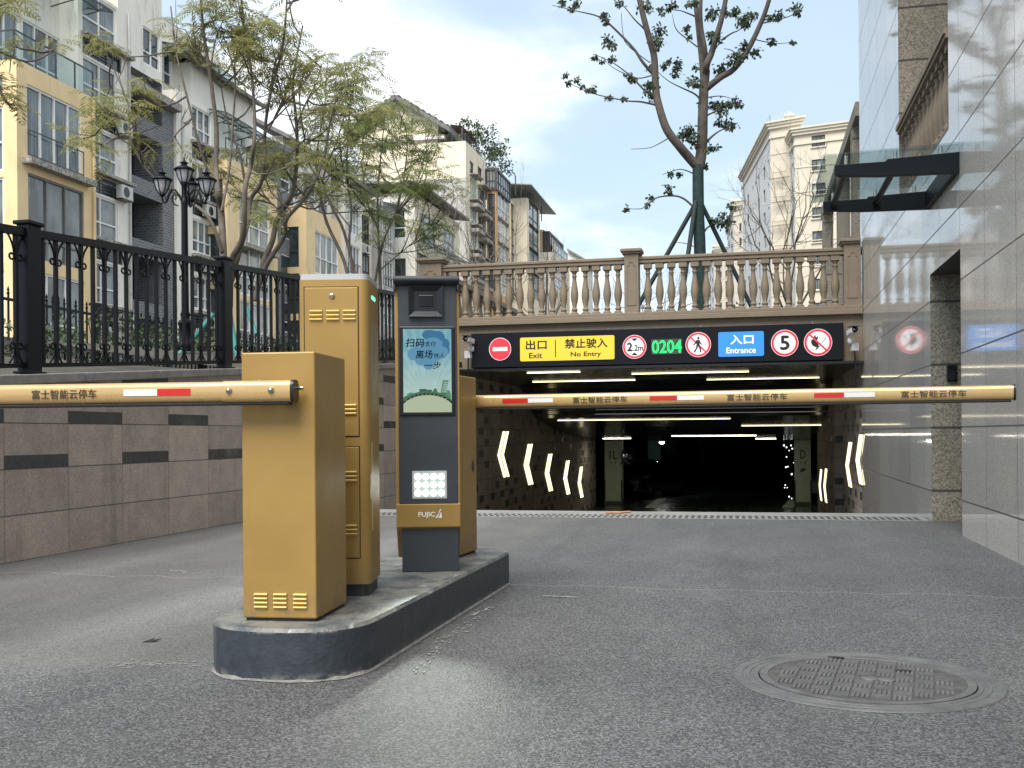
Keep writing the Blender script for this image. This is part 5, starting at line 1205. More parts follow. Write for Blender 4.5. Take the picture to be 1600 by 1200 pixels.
# low cream/white house with balconies right of it
t = thing('apartment_building', 'low cream house with an orange balcony and dark awnings below the big gabled building', 'apartment building', (XB, 96, g0))
XC_ = XB+1.2; a, b = Yp(648, XC_), Yp(716, XC_); w_ = b-a
block(t, (XC_, a), UP, w_, 8, g0, 20.2, CREAM, [W(w_*.1, w_*.45, 16.6, 19, nx=3, fr=FRW), W(w_*.6, w_*.9, 16.6, 19, nx=3, fr=FRW), W(w_*.05, w_*.48, 12.2, 15.6, nx=4, split=.35, fr=FRD, pn=PANEL), W(w_*.55, w_*.95, 12.0, 15.2, nx=4, split=.35, fr=FRD, pn=PANEL), W(w_*.05, w_*.45, 7.8, 10.8, nx=4, fr=FRD), W(w_*.55, w_*.95, 7.8, 10.8, nx=4, fr=FRD)], WHITEW, sidewins=[W(5, 7.2, 16.6, 19, nx=2, fr=FRW, pn=PANED), W(1.5, 3.5, 16.6, 19, nx=2, fr=FRW, pn=PANED), W(5, 7.2, 12.4, 15, nx=2, fr=FRD, pn=PANED), W(5, 7.2, 8.4, 11, nx=2, fr=FRD, pn=PANED)])
awning(t, (XC_, a), UP, w_*.9, 16.4, 2.0); mb = MB(); mb.obox((XC_-9, a-.8, 21.6), (10, 0, -1.2), (0, w_+1, 0), (0, 0, .2)); mb.build('roof', ROOF, t, True); mb = MB(); mb.box((XC_, a, 10.9), (XC_+1.0, a+w_*.4, 11.9)); mb.build('balcony', ORNG, t, True); railing(t, (XC_+.95, a), UP, w_*.4, 11.9, 1.0, False, .22)
# ---- big gabled building with a roof terrace
t = thing('apartment_building', 'big cream building with gable roof, grey lower wall and a planted roof terrace', 'apartment building', (XB, 106, g0))
YG = Yp(728); e0, e1 = YG, Yp(797)
pl_ = onY(664, 228, YG).x; zt = onY(700, 222, YG).z; zg = onY(700, 279, YG).z
u = lambda px: Yp(px)-e0
mb = MB(); D_ = XB-(pl_-4)
facade(mb, (XB-D_, YG), (1, 0), D_, zg, zt, [], 0); facade(mb, (XB-D_, YG), (1, 0), D_, g0, zg, [], 1)
ww_ = [(u(734.5), u(740), onX(737, 272, XB).z, onX(737, 253, XB).z), (u(747), u(753), onX(750, 284, XB).z, onX(750, 262, XB).z)]
fl = []
for k in range(4):
    zc_ = onX(745, 300+38*k, XB).z; fl.append((u(734), u(744), zc_-1.6, zc_+1.0)); fl.append((u(747), u(757), zc_-1.9, zc_+.7))
facade(mb, (XB, YG), UP, u(759), g0, zt, ww_+fl, 0); mb.add([(XB-D_, YG, zt), (XB, YG, zt), (XB, YG+u(759), zt), (XB-D_, YG+u(759), zt)], [(0, 1, 2, 3)], 2)
mb.build('wall', [CREAM, GREYW, ROOF], t, True)
for q in ww_: window(t, (XB, YG), UP, q, nx=1, split=0, fr=FRD, pn=PANED)
for i, q in enumerate(fl): window(t, (XB, YG), UP, q, nx=3, split=.3, fr=FRW if i % 2 == 0 else FRD, pn=PANEL, depth=.05)
for q in fl:
    mb = MB(); mb.box((XB, YG+q[0]-.1, q[2]-.5), (XB+.9, YG+q[1]+.1, q[2]-.15)); mb.build('window_ledge', STAIN, t, True)
    mb = MB(); mb.box((XB, YG+q[0]-.1, q[3]+.1), (XB+.8, YG+q[1]+.1, q[3]+.2)); mb.build('window_hood', STAIN, t, True)
railing(t, (pl_, YG+.1), (1, 0), XB-pl_, zt, .7, False); railing(t, (XB-.1, YG), UP, u(759), zt, .7, False)
pipe(t, (XB, YG), UP, u(756), g0, zt); [acunit(t, (XB, YG), UP, u(745.2), onX(746, 322+38*k, XB).z) for k in range(3)]
# gabled upper house: gable end faces the camera
YH = YG+2.0; ap = onY(622, 152, YH); er = onY(684, 186, YH); el_x = 2*ap.x-er.x; zw = er.z-.3
mb = MB(); Pp = [(el_x, YH, g0), (er.x, YH, g0), (er.x, YH, zw), (ap.x, YH, ap.z-.5), (el_x, YH, zw)]
mb.add(Pp, [(0, 1, 2, 3, 4)], 0); YH2 = YH+14
mb.add([(er.x, YH, g0), (er.x, YH2, g0), (er.x, YH2, zw), (er.x, YH, zw)], [(0, 1, 2, 3)], 1)
mb.build('gable_wall', [CREAM, GREYW], t, True)
mb = MB()
for s_, ex in ((1, er.x), (-1, el_x)):
    A_, B_ = Vector((ap.x, YH-1.0, ap.z)), Vector((ex+s_*1.4, YH-1.0, er.z-.75)); L_ = Vector((0, YH2-YH+1, 0))
    if s_ > 0: B_ = Vector((onY(702, 196, YH-1).x, YH-1, onY(702, 198, YH-1).z))
    mb.obox(A_-Vector((0, 0, .45)), B_-A_, L_, Vector((0, 0, .45)))
    for k in range(9): c_ = A_.lerp(B_, (k+.5)/9); mb.obox(c_+Vector((-.15, -.02, .0)), (.3, 0, 0), L_*.98, (0, 0, .12))
mb.build('roof', ROOF, t, True)
q = onY(655, 214, YH-.3); mb = MB(); mb.box((el_x, YH-.5, q.z-.35), (er.x+.8, YH, q.z)); mb.build('ledge', WHITEW, t, True)
gw = [onY(598, 236, YH), onY(616, 222, YH)]
for (pa, pb, qa, qb) in ((594, 618, 238, 222), (606, 622, 280, 258), (650, 664, 274, 250)):
    a_, b_ = onY(pa, qa, YH), onY(pb, qb, YH); window(t, (a_.x, YH-.08), (1, 0), (0, b_.x-a_.x, a_.z, b_.z), nx=2, split=0, fr=FRW if pa > 600 else FRD, pn=PANED, depth=.0)
mb = MB(); a_ = onY(722, 200, YH+2)
mb.bar((a_.x, YH+2, zt), (a_.x, YH+2, a_.z), .14); a2 = onY(745, 220, YH+6); mb.bar((a2.x, YH+6, zt), (a2.x, YH+6, a2.z), .14); mb.build('pergola_post', FRD, t, True)
mb = MB(); a_ = onY(703, 194, YH+2); b_ = onY(722, 197, YH+2); c2 = onY(748, 222, YH+9); mb.add([a_, b_, c2, c2+Vector((-2.5, 0, .5))], [(0, 1, 2, 3)]); mb.add([p_-Vector((0, 0, .12)) for p_ in (a_, b_, c2, c2+Vector((-2.5, 0, .5)))], [(3, 2, 1, 0)]); mb.build('pergola_roof', M('faded_red_roof', (.30, .20, .19), .8), t, True)
# ---- orange glazed bay
t = thing('apartment_building', 'orange apartment bay topped with a dark glass box right of the gabled building', 'apartment building', (XB+1, 115, g0))
X4 = XB+1.2; a, b = Yp(775, X4), Yp(796, X4); w_ = b-a; zo = onX(775, 297, X4).z; zg_ = onX(775, 263, X4).z
wins = []
for k in range(4): zc_ = onX(785, 325+38*k, X4).z; wins.append(W(w_*.12, w_*.92, zc_-1.5, zc_+1.5, nx=3, split=.42, fr=FRW, pn=PANEL))
sw = []
for k in range(4): zc_ = onY(768, 322+38*k, a).z; sw.append(W(.5, 2.6, zc_-1.3, zc_+1.3, nx=2, split=.45, fr=FRD, pn=PANE))
dside = X4-onY(760.5, 330, a).x
block(t, (X4, a), UP, w_, dside, g0, zo, ORNG, wins, ORNG, sidewins=[(q[0]*dside/3, q[1]*dside/3, *q[2:]) for q in sw])
block(t, (X4+.15, a-.2), UP, w_+.2, dside+.3, zo, zg_, FRD, [W(.2, w_, zo+.2, zg_-.2, nx=6, split=.4, fr=FRD, pn=PANEL)], FRD, sidewins=[W(.15, dside+.15, zo+.2, zg_-.2, nx=3, split=.4, fr=FRD, pn=PANE)])
xx = XB-.5; a, b = Yp(797, XB), Yp(812, XB)
# ---- cream block farther along
t = thing('apartment_building', 'cream apartment block with sloped glass roof right of the orange bay', 'apartment building', (XB, 125, g0))
a, b = Yp(797, XB-1), Yp(823, XB-1); ztc = onX(800, 313, XB-1).z; w_ = b-a
wins = []
for k in range(4): zc_ = onX(803, 340+38*k, XB-1).z; wins.append(W(w_*.05, w_*.45, zc_-1.5, zc_+1.5, nx=2, fr=FRD, pn=PANED)); wins.append(W(w_*.55, w_*.95, zc_-3, zc_-.3, nx=2, fr=FRD, pn=PANED))
block(t, (XB-1, a), UP, w_, 6, g0, ztc, CREAM, wins, CREAM)
a, b = Yp(823, XB+.6), Yp(843, XB+.6); w_ = b-a; ztc2 = onX(826, 312, XB+.6).z
wins = []
for k in range(4): zc_ = onX(833, 335+36*k, XB+.6).z; wins.append(W(w_*.15, w_*.9, zc_-1.8, zc_+1.5, nx=2, fr=FRD, pn=PANE))
block(t, (XB+.6, a), UP, w_, 4, g0, ztc2, CREAM, wins, CREAM)
q = onX(806, 294, XB-1); mb = MB(); A_ = Vector((XB-7, Yp(800, XB), q.z+1.2)); mb.obox((XB-8, Yp(797, XB-1), ztc+2.4), (9.6, 0, -.9), (0, Yp(841, XB)-Yp(797, XB), -.2), (0, 0, .12)); mb.build('roof', M('grey_green_roof', (.30, .33, .31), .5), t, True)
mb = MB()
for pq in (799, 822, 840):
    yq = Yp(pq, XB); mb.bar((XB+.5, yq, ztc-.5), (XB+.5, yq, ztc+1.8), .12)
mb.build('roof_post', FRD, t, True)
# ---- far blocks
t = thing('apartment_building', 'small far cream block with a glazed corner near the balustrade, left of the sky', 'apartment building', (XB, 150, g0))
a, b = Yp(846, XB), Yp(862, XB); w_ = b-a; zt_ = onX(850, 362, XB).z
block(t, (XB, a), UP, w_, 5, g0, zt_, CREAM, [W(w_*.2, w_*.8, onX(855, 372+30*k+12, XB).z, onX(855, 372+30*k-8, XB).z, nx=2, fr=FRD) for k in range(3)], ORNG)
a, b = Yp(862, XB+1.5), Yp(889, XB+1.5); w_ = b-a; z2 = onX(866, 362, XB+1.5).z
block(t, (XB+1.5, a), UP, w_, 5, g0, z2-3, CREAM, [W(w_*.1, w_*.9, onX(876, 405+26*k, XB+1.5).z, onX(876, 386+26*k, XB+1.5).z, nx=5, fr=FRW, pn=PANEL) for k in range(3)], WHITEW)
block(t, (XB+1, a+1), UP, w_-3, 4, z2-3, z2, FRD, [W(.5, w_-4, z2-2.8, z2-.3, nx=7, fr=FRD, pn=PANEL)], FRD)
t = thing('house', 'far white gabled house end just above the balustrade at the end of the row', 'house', (XB, 170, g0))
YZ = 172.; A_ = onY(890, 402, YZ); B_ = onY(912, 406, YZ); T_ = onY(893, 393, YZ)
mb = MB(); mb.slab([(A_.x-4, g0), (B_.x, g0), (B_.x, B_.z), (A_.x, T_.z), (A_.x-4, T_.z-1.5)], (0, YZ, 0), (1, 0, 0), (0, 0, 1), -10, 0); mb.build('wall', WHITEW, t, True)
mb = MB(); mb.obox((A_.x-.3, YZ-.6, T_.z+.1), (B_.x+1-A_.x, 0, B_.z-T_.z-.6), (0, 11, 0), (0, 0, .35)); mb.build('roof', ROOF, t, True)

# ---- beige tower on the right and its far neighbours
BEIGE = M('beige_cladding', (.60, .54, .435), .8, 0, .04, .5, dirt=.12, dcol=(.42, .37, .28)); BEIGEW = M('pale_cladding', (.60, .60, .59), .8, 0, .04, .5)
def tower(label, corners, ztop, wins_l, wins_f, cornice=True):
    """corners: (far-left, near corner, right) ground points"""
    P0, P1, P2 = [Vector((p.x, p.y, 0)) for p in corners]
    t = thing('apartment_tower', label, 'apartment tower', (P1.x, P1.y, 2.7)); Z = Vector((0, 0, 1))
    L, F_ = (P1-P0).length, (P2-P1).length; mb = MB()
    facade(mb, P0, P1-P0, L, 2.7, ztop, [q[:4] for q in wins_l], 1); facade(mb, P1, P2-P1, F_, 2.7, ztop, [q[:4] for q in wins_f], 0)
    P3 = P0+(P2-P1); mb.add([P2+Z*2.7, P3+Z*2.7, P3+Z*ztop, P2+Z*ztop], [(0, 1, 2, 3)], 0); mb.add([p+Z*ztop for p in (P0, P1, P2, P3)], [(0, 1, 2, 3)], 0); mb.build('wall', [BEIGE, BEIGEW], t, True)
    for q in wins_l: window(t, P0, P1-P0, q[:4], nx=2, split=0, fr=FRD, pn=PANED if len(q) < 5 else q[4], depth=.2)
    for q in wins_f: window(t, P1, P2-P1, q[:4], nx=3, split=0, fr=FRD, pn=PANE, depth=.15, fw=.09, sill=BEIGE)
    if cornice:
        mb = MB(); a = (P1-P0).normalized(); b = (P2-P1).normalized()
        for dz, ex, h in ((-1.7, .18, .30), (-.55, .35, .35), (-.2, .55, .3), (.1, .75, .22)):
            o = P0-a*ex-b*ex*(0) ; mb.obox(P0-a*.2-b*ex+Z*(ztop+dz), a*(L+ex+.2), b*(F_+2*ex), Z*h)
        mb.build('cornice', BEIGE, t, True)
        mb = MB()
        for zz in np.arange(6.0, ztop-3, 2.93): mb.obox(P1-a*.0-b*.05+Z*zz, b*(F_+.05), a*.06, Z*.10)
        mb.build('string_course', BEIGE, t, True)
        mb = MB(); zt = ztop+.32
        for p, q in ((P0, P1), (P1, P2)):
            mb.bar(p+Z*(zt+.9), q+Z*(zt+.9), .06); n = 14
            for k in range(n+1): c = p.lerp(q, k/n); mb.bar(c+Z*zt, c+Z*(zt+.9), .04)
        mb.build('roof_railing', M('pale_rail', (.45, .48, .5), .5), t, True)
    return t
def gp(px, zc): d = ray(px, 600); p = Vector((-SS*zc+CC*(px-800)/FPX*zc, CC*zc+SS*(px-800)/FPX*zc, 0)); return p
zA = CAMH+(676-196)/FPX*131
c1 = (gp(1163, 158), gp(1207, 131), gp(1252, 129))
Ll = (c1[1]-c1[0]).length
wl = []
for k in range(9):
    z = zA-5.0-2.93*k
    for u0, w_ in ((.06, .05), (.20, .06), (.40, .035), (.50, .035), (.60, .05), (.78, .055), (.92, .03)): wl.append((Ll*u0, Ll*(u0+w_), z-(1.0 if w_ < .055 else .6), z+1.1))
t = tower('tall beige apartment tower with heavy cornice on the right, seen from its corner', c1, zA, wl, [])
zB = CAMH+(676-206)/FPX*126
c2 = (gp(1226, 136), gp(1245, 126), gp(1400, 121)); Lf = (c2[2]-c2[1]).length
fu = lambda px: ((px-1245)/155)*Lf*.985
wf = []; wl2 = []
for k in range(10):
    z = CAMH+(676-222-37.2*k)/FPX*125.2
    wf += [(fu(1273), fu(1295), z-.70, z+.62), (fu(1345), fu(1367), z-.70, z+.62)]
    L2 = (c2[1]-c2[0]).length; wl2 += [(L2*.15, L2*.22, z-1, z+.9), (L2*.45, L2*.58, z-1, z+.9), (L2*.78, L2*.88, z-1, z+.9)]
for q in ():
    pass
def addwing(t, corners, ztop, wl, wf):
    P0, P1, P2 = [Vector((p.x, p.y, 0)) for p in corners]; Z = Vector((0, 0, 1)); L, F_ = (P1-P0).length, (P2-P1).length; mb = MB()
    facade(mb, P0, P1-P0, L, 2.7, ztop, [q[:4] for q in wl], 1); facade(mb, P1, P2-P1, F_, 2.7, ztop, [q[:4] for q in wf], 0)
    P3 = P0+(P2-P1); mb.add([p+Z*ztop for p in (P0, P1, P2, P3)], [(0, 1, 2, 3)], 0); mb.add([P2+Z*2.7, P3+Z*2.7, P3+Z*ztop, P2+Z*ztop], [(0, 1, 2, 3)], 0)
    a = (P1-P0).normalized(); b = (P2-P1).normalized()
    mb.build('wing_wall', [BEIGE, BEIGEW], t, True); mb = MB()
    for dz, ex, h in ((-1.7, .16, .30), (-.55, .32, .35), (-.2, .5, .3), (.1, .65, .22)): mb.obox(P0-a*.2-b*ex+Z*(ztop+dz), a*(L+ex+.2), b*(F_+2*ex), Z*h)
    for zz in np.arange(6.0, ztop-3, 2.93): mb.obox(P1-b*.05+Z*zz, b*(F_+.05), a*.06, Z*.10)
    mb.build('cornice', BEIGE, t, True)
    for q in wl: window(t, P0, P1-P0, q[:4], nx=1, split=0, fr=FRD, pn=PANED, depth=.2)
    for q in wf: window(t, P1, P2-P1, q[:4], nx=3, split=0, fr=FRD, pn=PANE, depth=.15, fw=.10, sill=BEIGE)
addwing(t, c2, zB, wl2, wf)
cb = gp(1237, 133); mb = MB(); zt = zA+.3; mb.box((cb.x-.45, cb.y-.45, zt), (cb.x+.45, cb.y+.45, zt+1.5)); mb.box((cb.x-.6, cb.y-.6, zt+1.3), (cb.x+.6, cb.y+.6, zt+1.55)); mb.box((cb.x-.25, cb.y-.25, zt+1.55), (cb.x+.25, cb.y+.25, zt+1.95)); mb.build('chimney', BEIGE, t, True)
cc = gp(1207, 130)
for k in range(4): mb = MB(); zz = CAMH+(676-272-38*k)/FPX*130; q0, q1 = gp(1210, 129.6), gp(1232, 128.8); d = (q1-q0); mb.obox(Vector((q0.x, q0.y, zz)), d, (d.y*.12, -d.x*.12, 0), (0, 0, .7)); mb.build('balcony', BEIGE, t, True)
for lab, a_, b_, c_, zc, yt in (('smaller beige tower behind the tall one, right of the big tree', 1139, 1149, 1178, 215, 326), ('farthest beige tower, low between the tree stakes and the tower', 1110, 1118, 1146, 300, 392)):
    zt = CAMH+(677-yt)/FPX*zc; cs = (gp(a_, zc*1.12), gp(b_, zc), gp(c_, zc*.98)); L = (cs[1]-cs[0]).length; Fw = (cs[2]-cs[1]).length
    wl = [(L*u0, L*(u0+.18), zt-5-2.93*k, zt-3.2-2.93*k) for k in range(8) for u0 in (.15, .6)]; wf = [(Fw*u0, Fw*(u0+.12), zt-5-2.93*k, zt-3.4-2.93*k) for k in range(8) for u0 in (.3, .62)]
    tt = tower(lab, cs, zt, wl, wf); cq = gp(b_+5, zc*1.03); mb = MB(); mb.box((cq.x-1, cq.y-1, zt), (cq.x+1, cq.y+1, zt+3)); mb.box((cq.x-1.4, cq.y-1.4, zt+2.5), (cq.x+1.4, cq.y+1.4, zt+3)); mb.build('chimney', BEIGE, tt, True)

# ================================================================== STREET LAMP AND REAR FENCE
LP = atD(290, 548, 15.0); gz = LP.z
t = thing('street_lamp', 'black ornate street lamp with four frosted lanterns on curled arms', 'street lamp', (LP.x, LP.y, gz), -PSI+R(25.4)); t.scale = (.88, .88, .88)
mb = MB(); mb.lathe([(.13, 0), (.13, .12), (.10, .15), (.10, .40), (.12, .42), (.12, .46), (.075, .50), (.075, .56), (.085, .58), (.068, .62), (.062, .66), (.058, 1.2), (.052, 2.35), (.055, 2.37), (.055, 2.42), (.045, 2.44), (.045, 2.66), (.07, 2.70), (.05, 2.74), (.02, 2.78)], (0, 0, 0), 12); mb.build('post', IRON, t)
FROST = M('frosted_glass', (.46, .48, .51), .3)
def lantern(x, y, z):
    mb = MB(); mb.lathe([(.015, -.02), (.05, .0), (.06, .03), (.045, .05)], (x, y, z), 10); mb.lathe([(.185, .345), (.20, .36), (.16, .40), (.10, .44), (.055, .46), (.055, .50), (.09, .515), (.04, .54), (.03, .56), (.012, .60), (.022, .625), (.001, .65)], (x, y, z), 12)
    for k in range(6):
        a = math.pi*k/3+.3; mb.tube([(x+r_*math.cos(a), y+r_*math.sin(a), z+h) for r_, h in ((.05, .04), (.085, .10), (.115, .18), (.135, .27), (.16, .35))], .010, 4, cap=False)
    mb.v = [(x+(v[0]-x)*.86, y+(v[1]-y)*.86, z+(v[2]-z)*.72) for v in mb.v]; la = mb.build('lantern', IRON, t); mb = MB(); mb.lathe([(.045, .045), (.078, .10), (.108, .18), (.128, .27), (.150, .35)], (x, y, z), 12); mb.v = [(x+(v[0]-x)*.86, y+(v[1]-y)*.86, z+(v[2]-z)*.72) for v in mb.v]; mb.build('glass', FROST, la)
arms = [(-.36, 0, 2.50), (.36, 0, 2.49), (0, .40, 2.50)]
for x, y, z in arms:
    d = Vector((x, y, 0)).normalized(); L = Vector((x, y, 0)).length; mb = MB()
    mb.tube([d*r_+Vector((0, 0, h)) for r_, h in ((.04, 2.40), (.09, 2.52), (.15, 2.60), (.20, 2.60), (.25, 2.52), (.28, 2.42), (.31, 2.39), (.34, 2.40), (L, 2.46), (L, z-.01))], .017, 6)
    mb.tube([d*r_+Vector((0, 0, h)) for r_, h in ((.10, 2.34), (.16, 2.36), (.20, 2.42), (.19, 2.50), (.15, 2.52), (.13, 2.47), (.15, 2.44))], .012, 5); mb.tube([d*r_+Vector((0, 0, h)) for r_, h in ((.25, 2.45), (.27, 2.50), (.31, 2.48), (.30, 2.43))], .009, 5); mb.build('arm', IRON, t); lantern(x, y, z)
lantern(0, 0, 2.66)

t = thing('spear_fence', 'low black spear topped fence in front of the apartment row, behind the street lamp', 'fence', (-11, 25, 2.2))
pn = MB()
for z in (2.42, 3.02): pn.box((-11.02, 8, z), (-10.98, 52, z+.04))
pn.build('rail', IRON, t, True); mb = MB(); y = 8.0
while y < 52:
    mb.box((-11.012, y-.012, 2.2), (-10.988, y+.012, 3.10)); mb.lathe([(.012, 0), (.028, .035), (.012, .06), (.022, .085), (.001, .15)], (-11, y, 3.10), 5, 0, False); y += .15
o = mb.build('spear_bars', IRON, t, True); tag(o, kind='stuff'); mb = MB(); y = 9.0
for y in np.arange(9, 52, 3.6):
    mb = MB(); mb.box((-11.06, y-.06, 2.2), (-10.94, y+.06, 3.2)); mb.box((-11.08, y-.08, 3.2), (-10.92, y+.08, 3.24)); mb.build('post', IRON, t, True)

# ================================================================== PLANTS
def wrapmat():
    m, g, b = base_mat('green_trunk_wrap'); p = g.pos(); x, y, z = g.xyz(p)
    ph = g.m('ADD', g.m('MULTIPLY', z, 11.0), g.m('MULTIPLY', g.noise(p, 5, 3), 1.6)); band = g.m('FRACT', g.m('ADD', ph, g.m('MULTIPLY', x, 3.)))
    c = g.mix(g.smooth(band, .75, 1.), (.016, .044, .042), (.008, .02, .02)); c = g.mix(g.smooth(g.noise(p, 12, 5, .7), .5, .7, 0, .5), c, (.06, .10, .09))
    g.set(b.inputs['Base Color'], c); b.inputs['Roughness'].default_value = .8; bn = g.n('ShaderNodeBump', {'Height': band, 'Strength': .6, 'Distance': .02}); g.set(b.inputs['Normal'], bn.outputs[0]); return m
def leafmat(name, c0, c1, trans=.35):
    m, g, b = base_mat(name); p = g.pos(); oi = g.n('ShaderNodeNewGeometry').outputs['Random Per Island']
    c = g.mix(oi, c0, c1); c = g.mix(g.smooth(g.noise(p, 2.2, 3), .45, .65, 0, .5), c, tuple(x*1.25 for x in c1))
    g.set(b.inputs['Base Color'], c); b.inputs['Roughness'].default_value = .55
    t_ = m.node_tree; tr = g.n('ShaderNodeBsdfTranslucent', {0: c}); mx = g.n('ShaderNodeMixShader', {0: trans, 1: b.outputs[0], 2: tr.outputs[0]}); t_.links.new(mx.outputs[0], t_.nodes['Material Output'].inputs[0]); return m
BARK = M('grey_brown_bark', (.135, .115, .095), .9, 0, .25, 8, .5, 40); BARKD = M('dark_bark', (.085, .072, .062), .9, 0, .3, 9, .6, 40); WRAP = wrapmat(); STAKE = M('dark_green_stake', (.016, .032, .030), .7, 0, .2, 9)
LOLIVE = leafmat('olive_feather_leaf', (.185, .19, .065), (.32, .31, .115), .5); LGREEN = leafmat('green_feather_leaf', (.12, .15, .055), (.23, .26, .09), .5); LCAMPH = leafmat('dark_glossy_leaf', (.030, .052, .030), (.075, .105, .055), .2); LSHRUB = leafmat('shrub_leaf', (.030, .055, .025), (.075, .11, .045), .2)
def qmesh(name, quads, mat, parent, loc):
    """quads: (n,4,3) world points"""
    n = len(quads); me = bpy.data.meshes.new(name); v = (np.asarray(quads).reshape(-1, 3)-np.array(loc)).astype(np.float32)
    me.vertices.add(4*n); me.vertices.foreach_set('co', v.ravel()); me.loops.add(4*n); me.loops.foreach_set('vertex_index', np.arange(4*n, dtype=np.int32)); me.polygons.add(n); me.polygons.foreach_set('loop_start', np.arange(0, 4*n, 4, dtype=np.int32)); me.polygons.foreach_set('loop_total', np.full(n, 4, dtype=np.int32)); me.materials.append(mat); me.update(calc_edges=True); me.validate()
    o = bpy.data.objects.new(name, me); COL.objects.link(o); o.parent = parent; return o
def norm(v): return v/(np.linalg.norm(v)+1e-9)
def frond(Q, p, d, L, rg):
    """bipinnate frond: drooping rachis with pairs of narrow pinnae"""
    d = norm(d); side = norm(np.cross(d, [0, 0, 1])+rg.normal(0, .12, 3)); N_ = 9; q = p.copy(); dd = d.copy()
    for k in range(N_):
        dd = norm(dd+np.array([0, 0, -.10])); q2 = q+dd*L/N_; u = (k+1)/N_; pl_ = L*.34*math.sin(math.pi*(.16+.78*u))**.8
        for sgn in (-1, 1):
            pd = norm(side*sgn+dd*.55+np.array([0, 0, -.22])+rg.normal(0, .10, 3)); w_ = norm(np.cross(pd, np.cross(dd, side)))*L*.030
            e = q2+pd*pl_; m_ = q2+pd*pl_*.5
            Q.append([q2, m_+w_, e+np.array([0, 0, -.1*pl_]), m_-w_])
        up = np.array([0, 0, .0022]); Q.append([q-up, q2-up, q2+up, q+up]); q = q2
def rosette(Q, p, rg, n=8, L=.5, d0=None):
    a0 = rg.random()*6.28
    for k in range(n):
        a = a0+6.28*k/n+rg.normal(0, .25); el = rg.uniform(-.25, .75); d = np.array([math.cos(a)*math.cos(el), math.sin(a)*math.cos(el), math.sin(el)])
        if d0 is not None: d = d+np.array(d0)*.5
        frond(Q, p+rg.normal(0, .03, 3), d, L*rg.uniform(.65, 1.15), rg)
def twig(mb, p, d, L, r, rg, depth, tips, curl=.25, up=.12, kids=(2, 3)):
    p = np.array(p, float); d = norm(np.array(d, float)); pts = [p]; n = 4
    for k in range(n): d = norm(d+rg.normal(0, curl*.5, 3)+np.array([0, 0, up])); pts.append(pts[-1]+d*L/n)
    mb.tube(pts, [r*(1-.5*k/n) for k in range(n+1)], 5 if r > .012 else 3, cap=False)
    if depth == 0: tips.append((pts[-1], d)); return
    for _ in range(rg.integers(kids[0], kids[1]+1)):
        k = rg.integers(2, n+1); s_ = norm(d+rg.normal(0, .62, 3)); twig(mb, pts[k], s_, L*rg.uniform(.5, .8), r*.55, rg, depth-1, tips, curl, up, kids)
def limb(mb, pxs, zc, r0, r1, rg, zj=.35, seg=7):
    pts = []; z = 0
    for i, (x, y) in enumerate(pxs):
        z += rg.normal(0, zj*.4) if i else 0; pts.append(np.array(gp(x, zc+z)+Vector((0, 0, CAMH+(HY-ROLL*(x-800)-y)/FPX*(zc+z)))))
    # smooth
    P = [pts[0]]
    for i in range(len(pts)-1):
        a, b, c, d = pts[max(i-1, 0)], pts[i], pts[i+1], pts[min(i+2, len(pts)-1)]
        for tt in (.25, .5, .75, 1.): P.append(.5*((2*b)+(-a+c)*tt+(2*a-5*b+4*c-d)*tt*tt+(-a+3*b-3*c+d)*tt**3))
    n = len(P); mb.tube([Vector(q) for q in P], [r0+(r1-r0)*k/(n-1) for k in range(n)], seg, cap=False); return P
def feather_tree(label, limbs, zc, mat, seed, base, nside=5, L=.5, nros=8, dens=1., reach=1.0, start=.35, bark=BARK, group='feathery trees behind the iron fence', side_up=.10):
    rg = np.random.default_rng(seed); loc = tuple(base); t = thing('feather_leaf_tree', label, 'tree', loc, 0, group); mb = MB(); tips = []
    for pxs, r0, r1 in limbs:
        P = limb(mb, pxs, zc, r0*.78, r1*.78, rg); n = len(P)
        for _ in range(nside):
            k = int(rg.uniform(start, .97)*(n-1)); d = norm(P[min(k+1, n-1)]-P[k-1]); s_ = norm(d*.5+rg.normal(0, .7, 3)); twig(mb, P[k], s_, reach*rg.uniform(.6, 1.1), .017, rg, 1, tips, .3, side_up)
        tips.append((P[-1], norm(P[-1]-P[-2])))
    mb.build('trunk', bark, t, True); Q = []
    for p, d in tips:
        if rg.random() > dens: continue
        rosette(Q, p, rg, int(rg.integers(max(3, nros-3), nros+2)), L)
        if rg.random() < .6: rosette(Q, p-d*.25*reach, rg, 4, L*.85)
    qmesh('crown', Q, mat, t, loc); return t
def gpos(px, zc, z): p = gp(px, zc); return (p.x, p.y, z)
gL = 2.15
feather_tree('slender feathery tree with stems rising behind the fence beside the street lamp', [
    ([(352, 470), (351, 398), (348, 328), (344, 303), (341, 260), (342, 200), (333, 120), (322, 40), (318, -40)], .085, .022), ([(346, 300), (326, 262), (312, 215), (296, 150), (280, 80), (272, 10)], .035, .014),
    ([(349, 393), (337, 356), (322, 332), (300, 316), (268, 296), (235, 268), (207, 218), (204, 163), (184, 112), (160, 60)], .042, .010), ([(349, 330), (362, 260), (368, 190), (372, 120), (366, 40)], .03, .012),
    ([(262, 295), (225, 240), (190, 215), (150, 175)], .016, .008)], 16.4, LOLIVE, 21, gpos(352, 16.4, gL), 4, .42, 6, .62, .85)
